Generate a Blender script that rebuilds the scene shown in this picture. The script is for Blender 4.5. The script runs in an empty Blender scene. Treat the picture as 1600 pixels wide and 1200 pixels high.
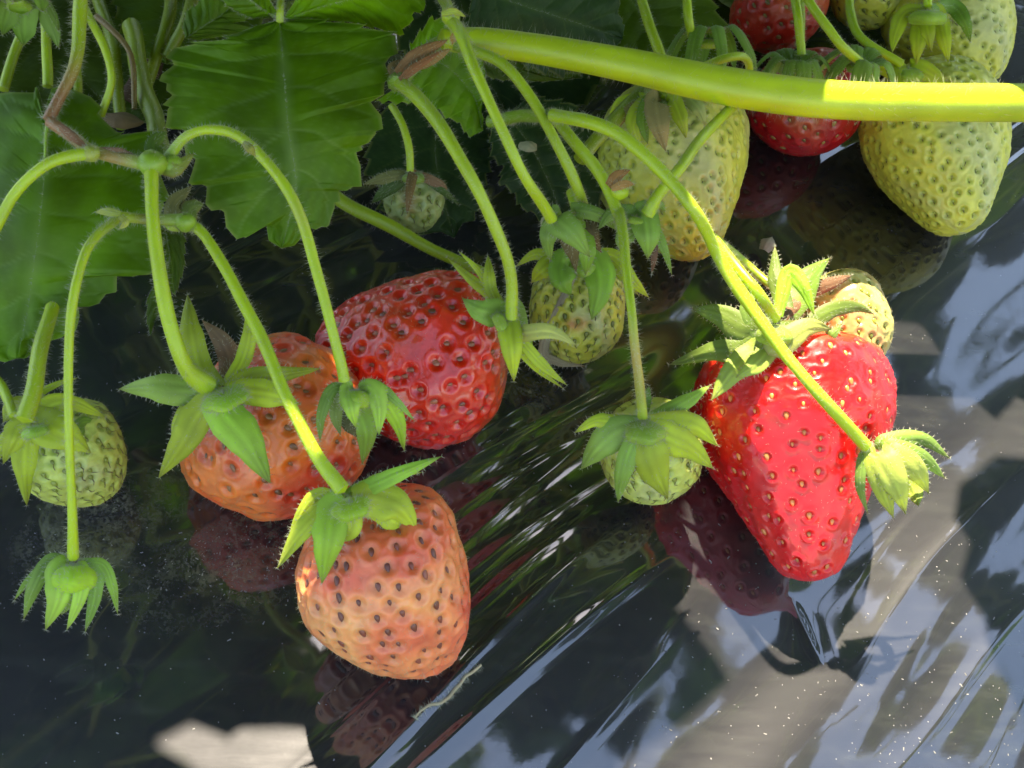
import bpy, math, random
import numpy as np
random.seed(7); RNG = np.random.default_rng(11)
R = math.radians
SC = bpy.context.scene
COL = SC.collection
SC.unit_settings.scale_length = 0.01          # one unit is one centimetre

# ------------------------------------------------------------------ camera
PITCH, DIST, HALF = R(52), 26.0, R(23)
CAM = np.array([0, -DIST*math.cos(PITCH), DIST*math.sin(PITCH)])
FPX = 800/math.tan(HALF)
FW = np.array([0, math.cos(PITCH), -math.sin(PITCH)]); RT = np.array([1., 0, 0]); UP = np.cross(RT, FW)
cam = bpy.data.cameras.new('camera'); cam.lens = 18/math.tan(HALF); cam.sensor_width = 36
cam.clip_start = 0.5; cam.clip_end = 5000
cam.dof.use_dof = True; cam.dof.focus_distance = 24.5; cam.dof.aperture_fstop = 1.0
camo = bpy.data.objects.new('camera', cam); COL.objects.link(camo)
camo.location = CAM; camo.rotation_euler = (math.pi/2 - PITCH, 0, 0)
SC.camera = camo

# ------------------------------------------------------------------ light
SUN_EL, SUN_AZ = R(62), R(2)                # azimuth from +y towards +x
SUN = np.array([math.sin(SUN_AZ)*math.cos(SUN_EL), math.cos(SUN_AZ)*math.cos(SUN_EL), math.sin(SUN_EL)])
world = bpy.data.worlds.new('World'); SC.world = world; world.use_nodes = True
wn = world.node_tree; bg = wn.nodes['Background']
sky = wn.nodes.new('ShaderNodeTexSky'); sky.sky_type = 'NISHITA'; sky.sun_disc = False
sky.sun_elevation = SUN_EL; sky.sun_rotation = SUN_AZ
sky.air_density = 1.0; sky.dust_density = 0.6; sky.ozone_density = 1.0
wn.links.new(sky.outputs[0], bg.inputs[0]); bg.inputs[1].default_value = 0.15
sl = bpy.data.lights.new('sun', 'SUN'); sl.energy = 4.6; sl.angle = R(0.8); sl.color = (1, .95, .87)
so = bpy.data.objects.new('sun', sl); COL.objects.link(so)
so.rotation_euler = (math.pi/2 - SUN_EL, 0, math.pi - SUN_AZ)
SC.view_settings.view_transform = 'Standard'; SC.view_settings.look = 'None'
SC.view_settings.exposure = 2.0; SC.view_settings.gamma = 1
SC.view_settings.use_white_balance = True; SC.view_settings.white_balance_temperature = 7600
SC.cycles.max_bounces = 8; SC.cycles.transmission_bounces = 4; SC.cycles.transparent_max_bounces = 6
SC.cycles.caustics_reflective = False; SC.cycles.caustics_refractive = False
SC.cycles.sample_clamp_indirect = 6

# ------------------------------------------------------------------ noise
_perm = np.random.default_rng(3).permutation(4096)
def _h(ix, iy):
    return _perm[(_perm[ix & 4095] + iy) & 4095]
def noise2(x, y):
    x = np.asarray(x, float); y = np.asarray(y, float)
    ix = np.floor(x).astype(int); iy = np.floor(y).astype(int); fx = x-ix; fy = y-iy
    u = fx*fx*fx*(fx*(fx*6-15)+10); v = fy*fy*fy*(fy*(fy*6-15)+10)
    def gr(a, b, dx, dy):
        t = _h(a, b)/4096*2*math.pi
        return np.cos(t)*dx+np.sin(t)*dy
    n00 = gr(ix, iy, fx, fy); n10 = gr(ix+1, iy, fx-1, fy); n01 = gr(ix, iy+1, fx, fy-1); n11 = gr(ix+1, iy+1, fx-1, fy-1)
    return ((n00*(1-u)+n10*u)*(1-v)+(n01*(1-u)+n11*u)*v)*1.5
def fbm(x, y, o=3):
    s = 0; a = 1
    for k in range(o):
        s = s+a*noise2(x*2**k+17*k, y*2**k-9*k); a *= .5
    return s

# ------------------------------------------------------------------ the film's shape
def macro(x, y):
    s = (x-y)*.707
    return -0.16*x+0.12*y-0.02*np.maximum(0, s-7)**2
def P(px, py, h=0.):
    """the point seen at a pixel of the photo, h cm above the bed"""
    d = FW+RT*(px-800)/FPX-UP*(py-600)/FPX
    t = 20.
    for i in range(60):
        p = CAM+d*t; t += (p[2]-float(macro(p[0], p[1]))-h)/-d[2]*.8
    return CAM+d*t
def CM(px, p):
    return px*float(np.dot(p-CAM, FW))/FPX
def PP(pts): return np.array([P(*p) for p in pts])
def film_h(x, y):
    al = (x+y)*.707; ac = (x-y)*.707            # folds run along x+y
    wob = 1.0*noise2(al*.06, ac*.10)+.2*noise2(al*.2+7, ac*.2)
    a = ac+wob
    z = .34*noise2(a*.30+3.1, al*.018)+.05*noise2(a*.62+1.7, al*.02+5)
    n3 = noise2(a*1.6+9, al*.04+2); z = z+.010*n3*np.clip(1.2*noise2(al*.06+4, a*.2), 0, 1)
    rid = 1-np.abs(noise2(a*.95+20, al*.05+11)); z = z+.06*(np.clip(rid-.6, 0, 1)/.4)**2*np.clip(1.8*noise2(al*.10+3, a*.22), 0, 1)
    z = z+.002*noise2(x*.5, y*.5)
    z = z+.004*np.clip(noise2(x*.4+9, y*.4)-.2, 0, 1)*fbm(a*2.2, al*.5, 2)
    # a pinched pleat near the front
    q = P(1262, 985); pa = (x-q[0])*.35-(y-q[1])*.94; pc = (x-q[0])*.94+(y-q[1])*.35
    z = z+.03*np.exp(-((pc+.04*pa)/.09)**2)*np.clip(1-(pa/.75)**2, 0, 1)+.03*np.exp(-(pc/.32)**2)*np.clip(1-(pa/.8)**2, 0, 1)
    return z*FOLD(x, y)
def FOLD(x, y):
    ac = (x-y)*.707
    return .55+.45/(1+np.exp(-(ac+3)/2.5))

# ------------------------------------------------------------------ mesh builder
class MB:
    def __init__(s): s.v = []; s.f4 = []; s.f3 = []; s.m4 = []; s.m3 = []; s.c = []; s.n = 0
    def add(s, v, f, col=(1, 1, 1), m=0):
        v = np.asarray(v, float).reshape(-1, 3); f = np.asarray(f, int)
        col = np.asarray(col, float)
        if col.ndim == 1: col = np.tile(col[:3], (len(v), 1))
        s.v.append(v); s.c.append(col[:, :3])
        if f.shape[1] == 4: s.f4.append(f+s.n); s.m4.append(np.full(len(f), m))
        else: s.f3.append(f+s.n); s.m3.append(np.full(len(f), m))
        s.n += len(v); return s
    def grid(s, g, col=(1, 1, 1), m=0, wrap=False):
        nu, nv = g.shape[:2]; i = np.arange(nu-1)[:, None]; j = np.arange(nv if wrap else nv-1)[None]
        j2 = (j+1) % nv
        f = np.stack([i*nv+j, (i+1)*nv+j, (i+1)*nv+j2, i*nv+j2], -1).reshape(-1, 4)
        if isinstance(col, np.ndarray) and col.ndim == 3: col = col.reshape(-1, 3)
        return s.add(g.reshape(-1, 3), f, col, m)
    def build(s, name, mats, parent=None, smooth=True):
        me = bpy.data.meshes.new(name); v = np.concatenate(s.v); c = np.concatenate(s.c)
        f4 = np.concatenate(s.f4) if s.f4 else np.zeros((0, 4), int); f3 = np.concatenate(s.f3) if s.f3 else np.zeros((0, 3), int)
        mi = np.concatenate(s.m4+s.m3)
        org = (0, 0, 0) if parent is None else None
        me.vertices.add(len(v)); me.vertices.foreach_set('co', v.astype(np.float32).ravel())
        li = np.concatenate([f4.ravel(), f3.ravel()]); me.loops.add(len(li)); me.loops.foreach_set('vertex_index', li.astype(np.int32))
        st = np.concatenate([np.arange(len(f4))*4, len(f4)*4+np.arange(len(f3))*3]); me.polygons.add(len(st))
        me.polygons.foreach_set('loop_start', st.astype(np.int32))
        me.polygons.foreach_set('material_index', mi.astype(np.int32))
        me.polygons.foreach_set('use_smooth', np.full(len(st), smooth))
        me.update(calc_edges=True); me.validate()
        a = me.attributes.new('Col', 'FLOAT_COLOR', 'POINT'); a.data.foreach_set('color', np.hstack([c, np.ones((len(c), 1))]).astype(np.float32).ravel())
        for m in (mats if isinstance(mats, (list, tuple)) else [mats]): me.materials.append(m)
        o = bpy.data.objects.new(name, me); COL.objects.link(o)
        if parent is not None: attach(o, parent)
        return o
WL = {}
def attach(o, parent):
    """parts are built in world coordinates; keep them there under a parent that stands elsewhere"""
    o.parent = parent; q = parent; off = np.zeros(3)
    while q is not None: off = off+np.array(q.location); q = q.parent
    o.data.vertices.foreach_get('co', (b := np.empty(len(o.data.vertices)*3, np.float32)))
    b = (b.reshape(-1, 3)-off).astype(np.float32); o.data.vertices.foreach_set('co', b.ravel())
def tag(o, label=None, cat=None, group=None, kind=None):
    if label: o['label'] = label
    if cat: o['category'] = cat
    if group: o['group'] = group
    if kind: o['kind'] = kind
    return o
def thing(name, loc, label, cat, group=None):
    o = bpy.data.objects.new(name, None); o.empty_display_size = .5; COL.objects.link(o); o.location = loc
    return tag(o, label, cat, group)
nrm = lambda a: a/np.maximum(np.linalg.norm(a, axis=-1, keepdims=True), 1e-9)
def spline(p, n):
    p = np.asarray(p, float); k = len(p)
    if k == 2: t = np.linspace(0, 1, n)[:, None]; return p[0]*(1-t)+p[1]*t
    q = np.vstack([2*p[0]-p[1], p, 2*p[-1]-p[-2]]); out = []
    for t in np.linspace(0, k-1, n):
        i = min(int(t), k-2); f = t-i; a, b, c, d = q[i:i+4]
        out.append(.5*((2*b)+(-a+c)*f+(2*a-5*b+4*c-d)*f*f+(-a+3*b-3*c+d)*f**3))
    return np.array(out)
def frames(p):
    t = nrm(np.gradient(p, axis=0)); a = np.array([0, 0, 1.]) if abs(t[0][2]) < .9 else np.array([1., 0, 0])
    n = a-t[0]*a.dot(t[0]); N = []
    for k in range(len(p)):
        n = n-t[k]*n.dot(t[k]); n = n/np.linalg.norm(n); N.append(n)
    N = np.array(N); return t, N, np.cross(t, N)

# ------------------------------------------------------------------ materials
def mat(name):
    m = bpy.data.materials.new(name); m.use_nodes = True; nt = m.node_tree
    return m, nt, nt.nodes['Principled BSDF'], nt.nodes['Material Output']
def nd(nt, t, **k):
    n = nt.nodes.new(t)
    for a, b in k.items(): setattr(n, a, b)
    return n
def leafy(name, rough, trans, bumpy, bscale, coat=0, sheen=0, ttint=(1.1, 1.25, .5), var=.25):
    m, nt, b, out = mat(name)
    at = nd(nt, 'ShaderNodeAttribute', attribute_name='Col'); tc = nd(nt, 'ShaderNodeTexCoord')
    no = nd(nt, 'ShaderNodeTexNoise'); no.inputs['Scale'].default_value = bscale; no.inputs['Detail'].default_value = 5
    nt.links.new(tc.outputs['Object'], no.inputs['Vector'])
    no2 = nd(nt, 'ShaderNodeTexNoise'); no2.inputs['Scale'].default_value = .9; no2.inputs['Detail'].default_value = 4
    nt.links.new(tc.outputs['Object'], no2.inputs['Vector'])
    mr = nd(nt, 'ShaderNodeMapRange'); mr.inputs['From Min'].default_value = .3; mr.inputs['From Max'].default_value = .7
    mr.inputs['To Min'].default_value = 1-var; mr.inputs['To Max'].default_value = 1+var
    nt.links.new(no2.outputs[0], mr.inputs['Value'])
    sc = nd(nt, 'ShaderNodeVectorMath', operation='SCALE'); nt.links.new(at.outputs['Color'], sc.inputs[0]); nt.links.new(mr.outputs[0], sc.inputs['Scale'])
    nt.links.new(sc.outputs[0], b.inputs['Base Color'])
    b.inputs['Roughness'].default_value = rough; b.inputs['Coat Weight'].default_value = coat; b.inputs['Coat Roughness'].default_value = .25
    b.inputs['Sheen Weight'].default_value = sheen
    bu = nd(nt, 'ShaderNodeBump'); bu.inputs['Strength'].default_value = bumpy; bu.inputs['Distance'].default_value = .02
    nt.links.new(no.outputs[0], bu.inputs['Height']); nt.links.new(bu.outputs[0], b.inputs['Normal'])
    if trans:
        tr = nd(nt, 'ShaderNodeBsdfTranslucent'); mx = nd(nt, 'ShaderNodeMixShader'); mx.inputs[0].default_value = trans
        mu = nd(nt, 'ShaderNodeVectorMath', operation='MULTIPLY'); nt.links.new(sc.outputs[0], mu.inputs[0]); mu.inputs[1].default_value = ttint
        nt.links.new(mu.outputs[0], tr.inputs['Color']); nt.links.new(b.outputs[0], mx.inputs[1]); nt.links.new(tr.outputs[0], mx.inputs[2])
        nt.links.new(mx.outputs[0], out.inputs['Surface'])
    return m
M_LEAF = leafy('leaf_blade', .5, .38, .3, 14, ttint=(3.0, 2.5, 1.2))
M_LEAF.node_tree.nodes['Principled BSDF'].inputs['Specular IOR Level'].default_value = .3
M_SEPAL = leafy('sepal', .55, .35, .35, 22, sheen=.15, ttint=(1.3, 1.35, .8))
M_STEM = leafy('stem_skin', .45, 0, .2, 26, coat=.15, var=.12)
_, nt_, b_, _ = (M_STEM, M_STEM.node_tree, M_STEM.node_tree.nodes['Principled BSDF'], 0)
b_.inputs['Subsurface Weight'].default_value = .35; b_.inputs['Subsurface Radius'].default_value = (.12, .16, .03); b_.inputs['Subsurface Scale'].default_value = 1
M_DRY = leafy('dry_tissue', .75, .15, .6, 18, ttint=(1, .9, .7))
def hairmat():
    m, nt, b, out = mat('plant_hair')
    b.inputs['Base Color'].default_value = (.78, .80, .60, 1); b.inputs['Roughness'].default_value = .4
    tr = nd(nt, 'ShaderNodeBsdfTranslucent'); tr.inputs['Color'].default_value = (.7, .72, .5, 1)
    mx = nd(nt, 'ShaderNodeMixShader'); mx.inputs[0].default_value = .5
    tp = nd(nt, 'ShaderNodeBsdfTransparent'); m2 = nd(nt, 'ShaderNodeMixShader'); m2.inputs[0].default_value = .35
    nt.links.new(b.outputs[0], mx.inputs[1]); nt.links.new(tr.outputs[0], mx.inputs[2])
    nt.links.new(mx.outputs[0], m2.inputs[1]); nt.links.new(tp.outputs[0], m2.inputs[2]); nt.links.new(m2.outputs[0], out.inputs['Surface'])
    return m
M_HAIR = hairmat()
def fleshmat(name, rough, sss, coat, bump=.25):
    m, nt, b, out = mat(name)
    at = nd(nt, 'ShaderNodeAttribute', attribute_name='Col'); tc = nd(nt, 'ShaderNodeTexCoord')
    no = nd(nt, 'ShaderNodeTexNoise'); no.inputs['Scale'].default_value = 3.2; no.inputs['Detail'].default_value = 6
    nt.links.new(tc.outputs['Object'], no.inputs['Vector'])
    mr = nd(nt, 'ShaderNodeMapRange'); mr.inputs['From Min'].default_value = .3; mr.inputs['From Max'].default_value = .7
    mr.inputs['To Min'].default_value = .82; mr.inputs['To Max'].default_value = 1.12
    nt.links.new(no.outputs[0], mr.inputs['Value'])
    sc = nd(nt, 'ShaderNodeVectorMath', operation='SCALE'); nt.links.new(at.outputs['Color'], sc.inputs[0]); nt.links.new(mr.outputs[0], sc.inputs['Scale'])
    nt.links.new(sc.outputs[0], b.inputs['Base Color'])
    b.inputs['Roughness'].default_value = rough; b.inputs['Coat Weight'].default_value = coat; b.inputs['Coat Roughness'].default_value = .08
    b.inputs['Subsurface Weight'].default_value = sss; b.inputs['Subsurface Radius'].default_value = (.42, .11, .05); b.inputs['Subsurface Scale'].default_value = 1
    n2 = nd(nt, 'ShaderNodeTexNoise'); n2.inputs['Scale'].default_value = 7; n2.inputs['Detail'].default_value = 3
    nt.links.new(tc.outputs['Object'], n2.inputs['Vector'])
    bu = nd(nt, 'ShaderNodeBump'); bu.inputs['Strength'].default_value = bump; bu.inputs['Distance'].default_value = .05
    nt.links.new(n2.outputs[0], bu.inputs['Height']); nt.links.new(bu.outputs[0], b.inputs['Normal'])
    return m
M_FLESH = fleshmat('ripe_flesh', .45, .6, .45)
M_GLOSS = fleshmat('glossy_ripe_flesh', .34, .5, .8, .4)
M_GREEN = fleshmat('unripe_flesh', .42, .3, .15)
M_GREEN.node_tree.nodes['Principled BSDF'].inputs['Subsurface Radius'].default_value = (.14, .15, .06)
M_SEED = leafy('seed_coat', .35, 0, .1, 20, coat=.3, var=.3)
def filmmat():
    m, nt, b, out = mat('black_plastic_film'); L = nt.links.new
    tc = nd(nt, 'ShaderNodeTexCoord'); O = tc.outputs['Object']
    def noise(s, det=4, rough=.6, vec=None, dist=0):
        n = nd(nt, 'ShaderNodeTexNoise'); n.inputs['Scale'].default_value = s; n.inputs['Detail'].default_value = det
        n.inputs['Roughness'].default_value = rough; n.inputs['Distortion'].default_value = dist; L(vec or O, n.inputs['Vector']); return n.outputs[0]
    def rng(v, a, b2, c, d):
        n = nd(nt, 'ShaderNodeMapRange'); n.inputs['From Min'].default_value = a; n.inputs['From Max'].default_value = b2
        n.inputs['To Min'].default_value = c; n.inputs['To Max'].default_value = d; L(v, n.inputs['Value']); return n.outputs[0]
    def mth(op, a, b2=None):
        n = nd(nt, 'ShaderNodeMath', operation=op); 
        for i, q in enumerate((a, b2)):
            if q is None: continue
            if isinstance(q, (int, float)): n.inputs[i].default_value = q
            else: L(q, n.inputs[i])
        return n.outputs[0]
    # streak coordinates along the folds
    mp = nd(nt, 'ShaderNodeMapping'); mp.inputs['Rotation'].default_value = (0, 0, R(-45)); mp.inputs['Scale'].default_value = (.12, 1.0, 1)
    mp.vector_type = 'POINT'; L(O, mp.inputs['Vector']); S = mp.outputs[0]
    streak = noise(3.5, 6, .62, S)
    wear = rng(streak, .5, .75, 0, 1)
    blot = noise(.25, 4, .6)
    # fine dust grains
    vor = nd(nt, 'ShaderNodeTexVoronoi'); vor.inputs['Scale'].default_value = 11; L(O, vor.inputs['Vector'])
    vsel = nd(nt, 'ShaderNodeSeparateColor'); L(vor.outputs['Color'], vsel.inputs[0])
    grain = mth('MULTIPLY', mth('LESS_THAN', vor.outputs['Distance'], .16), mth('GREATER_THAN', vsel.outputs[0], .95))
    # pollen patches with a shape of their own
    def patch(cx, cy, rx, ry, ang):
        mp = nd(nt, 'ShaderNodeMapping'); mp.vector_type = 'TEXTURE'; mp.inputs['Location'].default_value = (cx, cy, 0)
        mp.inputs['Rotation'].default_value = (0, 0, ang); mp.inputs['Scale'].default_value = (rx, ry, 100); L(O, mp.inputs['Vector'])
        ln = nd(nt, 'ShaderNodeVectorMath', operation='LENGTH'); L(mp.outputs[0], ln.inputs[0]); return rng(ln.outputs['Value'], .1, 1.0, 1, 0)
    pm = None
    for px, py, rx, ry in ((350, 885, 2.3, 1.3), (420, 850, 1.5, 1.0), (120, 860, 1.4, 1.2), (835, 605, .9, .6), (190, 800, 1.8, .9)):
        q = P(px, py); t = patch(q[0], q[1], rx, ry, R(28)); pm = t if pm is None else mth('MAXIMUM', pm, t)
    fine = noise(16, 5, .8); fine2 = noise(3, 5, .7)
    pol = mth('MULTIPLY', rng(mth('ADD', mth('MULTIPLY', fine, .62), mth('MULTIPLY', fine2, .38)), .49, .57, 0, 1), pm)
    pol = mth('MULTIPLY', pol, rng(noise(.8, 4, .7), .38, .62, .1, 1))
    mxc = nd(nt, 'ShaderNodeMix', data_type='RGBA'); L(wear, mxc.inputs['Factor'])
    mxc.inputs[6].default_value = (.009, .009, .0105, 1); mxc.inputs[7].default_value = (.022, .023, .020, 1)
    mx2 = nd(nt, 'ShaderNodeMix', data_type='RGBA'); L(mth('MULTIPLY', pol, .75), mx2.inputs['Factor']); L(mxc.outputs[2], mx2.inputs[6]); mx2.inputs[7].default_value = (.22, .22, .11, 1)
    mx3 = nd(nt, 'ShaderNodeMix', data_type='RGBA'); L(mth('MULTIPLY', grain, .6), mx3.inputs['Factor']); L(mx2.outputs[2], mx3.inputs[6]); mx3.inputs[7].default_value = (.28, .27, .23, 1)
    L(mx3.outputs[2], b.inputs['Base Color'])
    b.inputs['Roughness'].default_value = .5; b.inputs['IOR'].default_value = 1.5
    L(rng(mth('ADD', mth('MULTIPLY', blot, .5), mth('MULTIPLY', streak, .5)), .35, .65, .44, .54), b.inputs['Roughness'])
    b.inputs['Specular IOR Level'].default_value = .42
    b.inputs['Specular Tint'].default_value = (1, .99, 1, 1)
    b.inputs['Coat Weight'].default_value = 1; b.inputs['Coat IOR'].default_value = 2.15
    L(mth('ADD', rng(fine2, .4, .7, .04, .09), mth('MULTIPLY', pol, .3)), b.inputs['Coat Roughness'])
    bu = nd(nt, 'ShaderNodeBump'); bu.inputs['Strength'].default_value = .35; bu.inputs['Distance'].default_value = .03
    hsum = mth('ADD', mth('MULTIPLY', streak, .4), mth('ADD', mth('MULTIPLY', grain, .5), mth('MULTIPLY', pol, .8)))
    L(hsum, bu.inputs['Height']); L(bu.outputs[0], b.inputs['Normal'])
    bc = nd(nt, 'ShaderNodeBump'); bc.inputs['Strength'].default_value = .010; bc.inputs['Distance'].default_value = .05
    L(mth('ADD', noise(2.2, 4, .6, S), mth('MULTIPLY', grain, .4)), bc.inputs['Height']); L(bc.outputs[0], b.inputs['Coat Normal'])
    return m
M_FILM = filmmat()
def soilmat():
    m, nt, b, out = mat('dry_soil'); tc = nd(nt, 'ShaderNodeTexCoord'); n = nd(nt, 'ShaderNodeTexNoise'); n.inputs['Scale'].default_value = .6; n.inputs['Detail'].default_value = 8
    nt.links.new(tc.outputs['Object'], n.inputs['Vector']); r = nd(nt, 'ShaderNodeValToRGB'); r.color_ramp.elements[0].color = (.05, .035, .02, 1); r.color_ramp.elements[1].color = (.2, .15, .1, 1)
    nt.links.new(n.outputs[0], r.inputs[0]); nt.links.new(r.outputs[0], b.inputs['Base Color']); b.inputs['Roughness'].default_value = .95
    bu = nd(nt, 'ShaderNodeBump'); bu.inputs['Distance'].default_value = .5; nt.links.new(n.outputs[0], bu.inputs['Height']); nt.links.new(bu.outputs[0], b.inputs['Normal'])
    return m
M_SOIL = soilmat()

# ------------------------------------------------------------------ setting
def axis(a, b, step, far, k=1.35):
    mid = list(np.arange(a, b+1e-6, step)); s = step; q = b; hi = []
    while q < far: s *= k; q += s; hi.append(q)
    s = step; q = a; lo = []
    while q > -far: s *= k; q -= s; lo.append(q)
    return np.array(lo[::-1]+mid+hi)
def film():
    x = axis(-14.5, 17, .055, 70); y = axis(-10, 17.5, .055, 70)
    X, Y = np.meshgrid(x, y, indexing='ij'); xm = np.clip(X, -30, 30); ym = np.clip(Y, -30, 30)
    Z = macro(xm, ym)+film_h(X, Y)
    o = MB().grid(np.stack([X, Y, Z], -1)[:, ::1]).build('plastic_film', M_FILM)
    tag(o, 'glossy wrinkled black plastic mulch film covering the planting bed', 'plastic film', kind='structure')
    g = MB().grid(np.array([[[-3000, -3000, -25], [-3000, 3000, -25]], [[3000, -3000, -25], [3000, 3000, -25]]], float)).build('soil_ground', M_SOIL)
    tag(g, 'bare soil beyond the plastic', 'ground', kind='structure')
film()

# ------------------------------------------------------------------ plant pieces
def hairs(mb, base, nrmls, length, r=.003, m=1, lean=None, jit=.35, col=(1, 1, 1)):
    n = len(base)
    if n == 0: return
    d = nrm(nrmls+RNG.normal(0, jit, (n, 3))+(0 if lean is None else lean)); L = (length*RNG.uniform(.5, 1.25, n))[:, None]
    a = nrm(np.cross(d, [.3, .5, .81])); b = np.cross(d, a)
    vs = np.stack([base+a*r, base-a*r*.5+b*r*.87, base-a*r*.5-b*r*.87, base+d*L+RNG.normal(0, .06, (n, 3))*L], 1)
    i = np.arange(n)[:, None]*4
    f = np.concatenate([i+[0, 1, 3], i+[1, 2, 3], i+[2, 0, 3]])
    mb.add(vs, f, col, m)
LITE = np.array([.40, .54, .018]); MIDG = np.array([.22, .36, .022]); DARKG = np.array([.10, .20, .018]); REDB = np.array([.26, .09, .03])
def tube(mb, pts, w, col=LITE, col2=None, hair=45, hl=.10, seg=12, ridge=.04, world=False, m=0, cap=True, bumps=None, lump=1.):
    """a stem through (px,py,h) points; w = width in px (one or a list); col may be a list of (t,colour)"""
    p = np.asarray(pts, float) if world else PP(pts)
    n = max(10, int(np.linalg.norm(np.diff(p, axis=0), axis=1).sum()/.16)); c = spline(p, n)
    ws = np.atleast_1d(w).astype(float); wv = np.interp(np.linspace(0, 1, n), np.linspace(0, 1, len(ws)), ws)
    rad = wv/2 if world else wv/2*((c-CAM)@FW)/FPX
    rad = rad*(1+.08*lump*noise2(np.arange(n)*.22+pts[0][0]*.1, np.full(n, 3.)))
    c = c+.35*lump*rad[:, None]*np.stack([noise2(np.arange(n)*.13+k*9+pts[0][0], np.full(n, 1.+k)) for k in range(3)], -1)
    t, N, B = frames(c); a = np.linspace(0, 2*math.pi, seg, endpoint=False)
    rr = rad[:, None]*(1+ridge*np.cos(3*a+1)[None]+ridge*.5*np.cos(5*a)[None])
    g = c[:, None]+rr[..., None]*(N[:, None]*np.cos(a)[None, :, None]+B[:, None]*np.sin(a)[None, :, None])
    if isinstance(col, list):
        ts = [q[0] for q in col]; cc = np.stack([np.interp(np.linspace(0, 1, n), ts, [q[1][k] for q in col]) for k in range(3)], -1)
    else:
        c2 = col if col2 is None else col2; tt = np.linspace(0, 1, n)[:, None]; cc = np.array(col)*(1-tt)+np.array(c2)*tt
    cc = np.repeat(cc[:, None], seg, 1)*(1+.14*noise2(a[None]*2+3, np.arange(n)[:, None]*.07))[..., None]
    mb.grid(g, cc, m, wrap=True)
    if cap:
        for e in (0, -1):
            mb.add(np.vstack([g[e], c[e]+t[e]*(rad[e]*.5 if e else -rad[e]*.5)]), np.array([[k, (k+1) % seg, seg] for k in range(seg)]), cc[e, 0], m)
    if hair:
        L = np.linalg.norm(np.diff(c, axis=0), axis=1).sum(); k = int(L*hair*4); i = RNG.integers(0, n, k); th = RNG.uniform(0, 6.283, k)
        f = RNG.uniform(0, 1, k)[:, None]; i2 = np.minimum(i+1, n-1); cb = c[i]*(1-f)+c[i2]*f
        d = N[i]*np.cos(th)[:, None]+B[i]*np.sin(th)[:, None]
        hairs(mb, cb+d*rad[i][:, None]*.97, d, hl, m=1)
    return c
def node(mb, px, py, h, w, col=MIDG, k=1.0):
    """a swollen joint"""
    p = P(px, py, h); r = CM(w/2, p); u = np.linspace(0, math.pi, 9)[:, None]; v = np.linspace(0, 2*math.pi, 12, endpoint=False)[None]
    g = np.stack([np.sin(u)*np.cos(v)*1.15, np.sin(u)*np.sin(v), np.cos(u)*k*np.ones_like(v)], -1)*r*(1+.15*noise2(u*2+px, v)[..., None])+p
    mb.grid(g, col, 0, wrap=True)
    i = RNG.integers(0, 12, 30); j = RNG.integers(1, 8, 30); b = g[j, i]; hairs(mb, b, nrm(b-p), .1)
def sepal(mb, pts, w, col=(.36, .52, .07), curl=.25, roll=0., seg=22, shape=.42, hair=60, nx=9, facing=None, world=False, m=0, edge=0):
    """a lance-shaped blade through (px,py,h) points, w px wide"""
    p = np.asarray(pts, float) if world else PP(pts); c = spline(p, seg); t = nrm(np.gradient(c, axis=0))
    W = w if world else CM(w, c[seg//2])
    f = facing if facing is not None else nrm(CAM-c.mean(0))
    s = nrm(np.cross(t, f)); n = np.cross(s, t)
    s, n = s*math.cos(roll)+n*math.sin(roll), n*math.cos(roll)-s*math.sin(roll)
    u = np.linspace(0, 1, seg); k = shape
    prof = np.where(u < k, .62+.38*np.sin(u/k*math.pi/2), np.cos(np.clip((u-k)/(1-k), 0, 1)*math.pi/2)**.8)
    sd = RNG.uniform(0, 50)
    prof = prof*(1+.10*noise2(u*5+sd, u*0)); prof[-1] = 0.02
    v = np.linspace(-1, 1, nx)
    jag = 1+.07*noise2(u[:, None]*9+sd, np.sign(v)[None]*3.3)
    g = c[:, None]+s[:, None]*(v[None]*prof[:, None]*W/2*jag)[..., None]-n[:, None]*((v[None]**2)*curl*W/2*prof[:, None]**.5*(1 if curl >= 0 else 1))[..., None]
    g = g+n[:, None]*(.05*W*noise2(u[:, None]*3+sd, v[None]*1.5+2)+.018*W*np.cos(v[None]*9))[..., None]
    cc = np.array(col)*(1+.16*noise2(u[:, None]*3.+sd, v[None]*4))[..., None]*(1+.12*np.cos(v*10))[None, :, None]
    tip = np.clip((u-.9)/.1, 0, 1)[:, None, None]; cc = cc*(1-.5*tip)+np.array([.25, .16, .05])*.5*tip
    if edge:
        e = (np.abs(v)**6*edge)[None, :, None]; cc = cc*(1-e)+np.array([.3, .14, .06])*e
    mb.grid(g, cc, m)
    th = max(.012, .03*W); mb.grid((g-n[:, None]*th*(1-np.abs(v[None])**4)[..., None])[:, ::-1], cc[:, ::-1]*.92, m)
    if hair:
        k = int(hair*np.linalg.norm(np.diff(c, axis=0), axis=1).sum()*2)
        i = RNG.integers(0, seg, k); j = np.where(RNG.random(k) < .6, RNG.choice([0, nx-1], k), RNG.integers(0, nx, k))
        d = s[i]*v[j][:, None]*1.0+n[i]*(1-np.abs(v[j]))[:, None]*1.0+t[i]*.5
        hairs(mb, g[i, j], d, .075, r=.0035)
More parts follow.
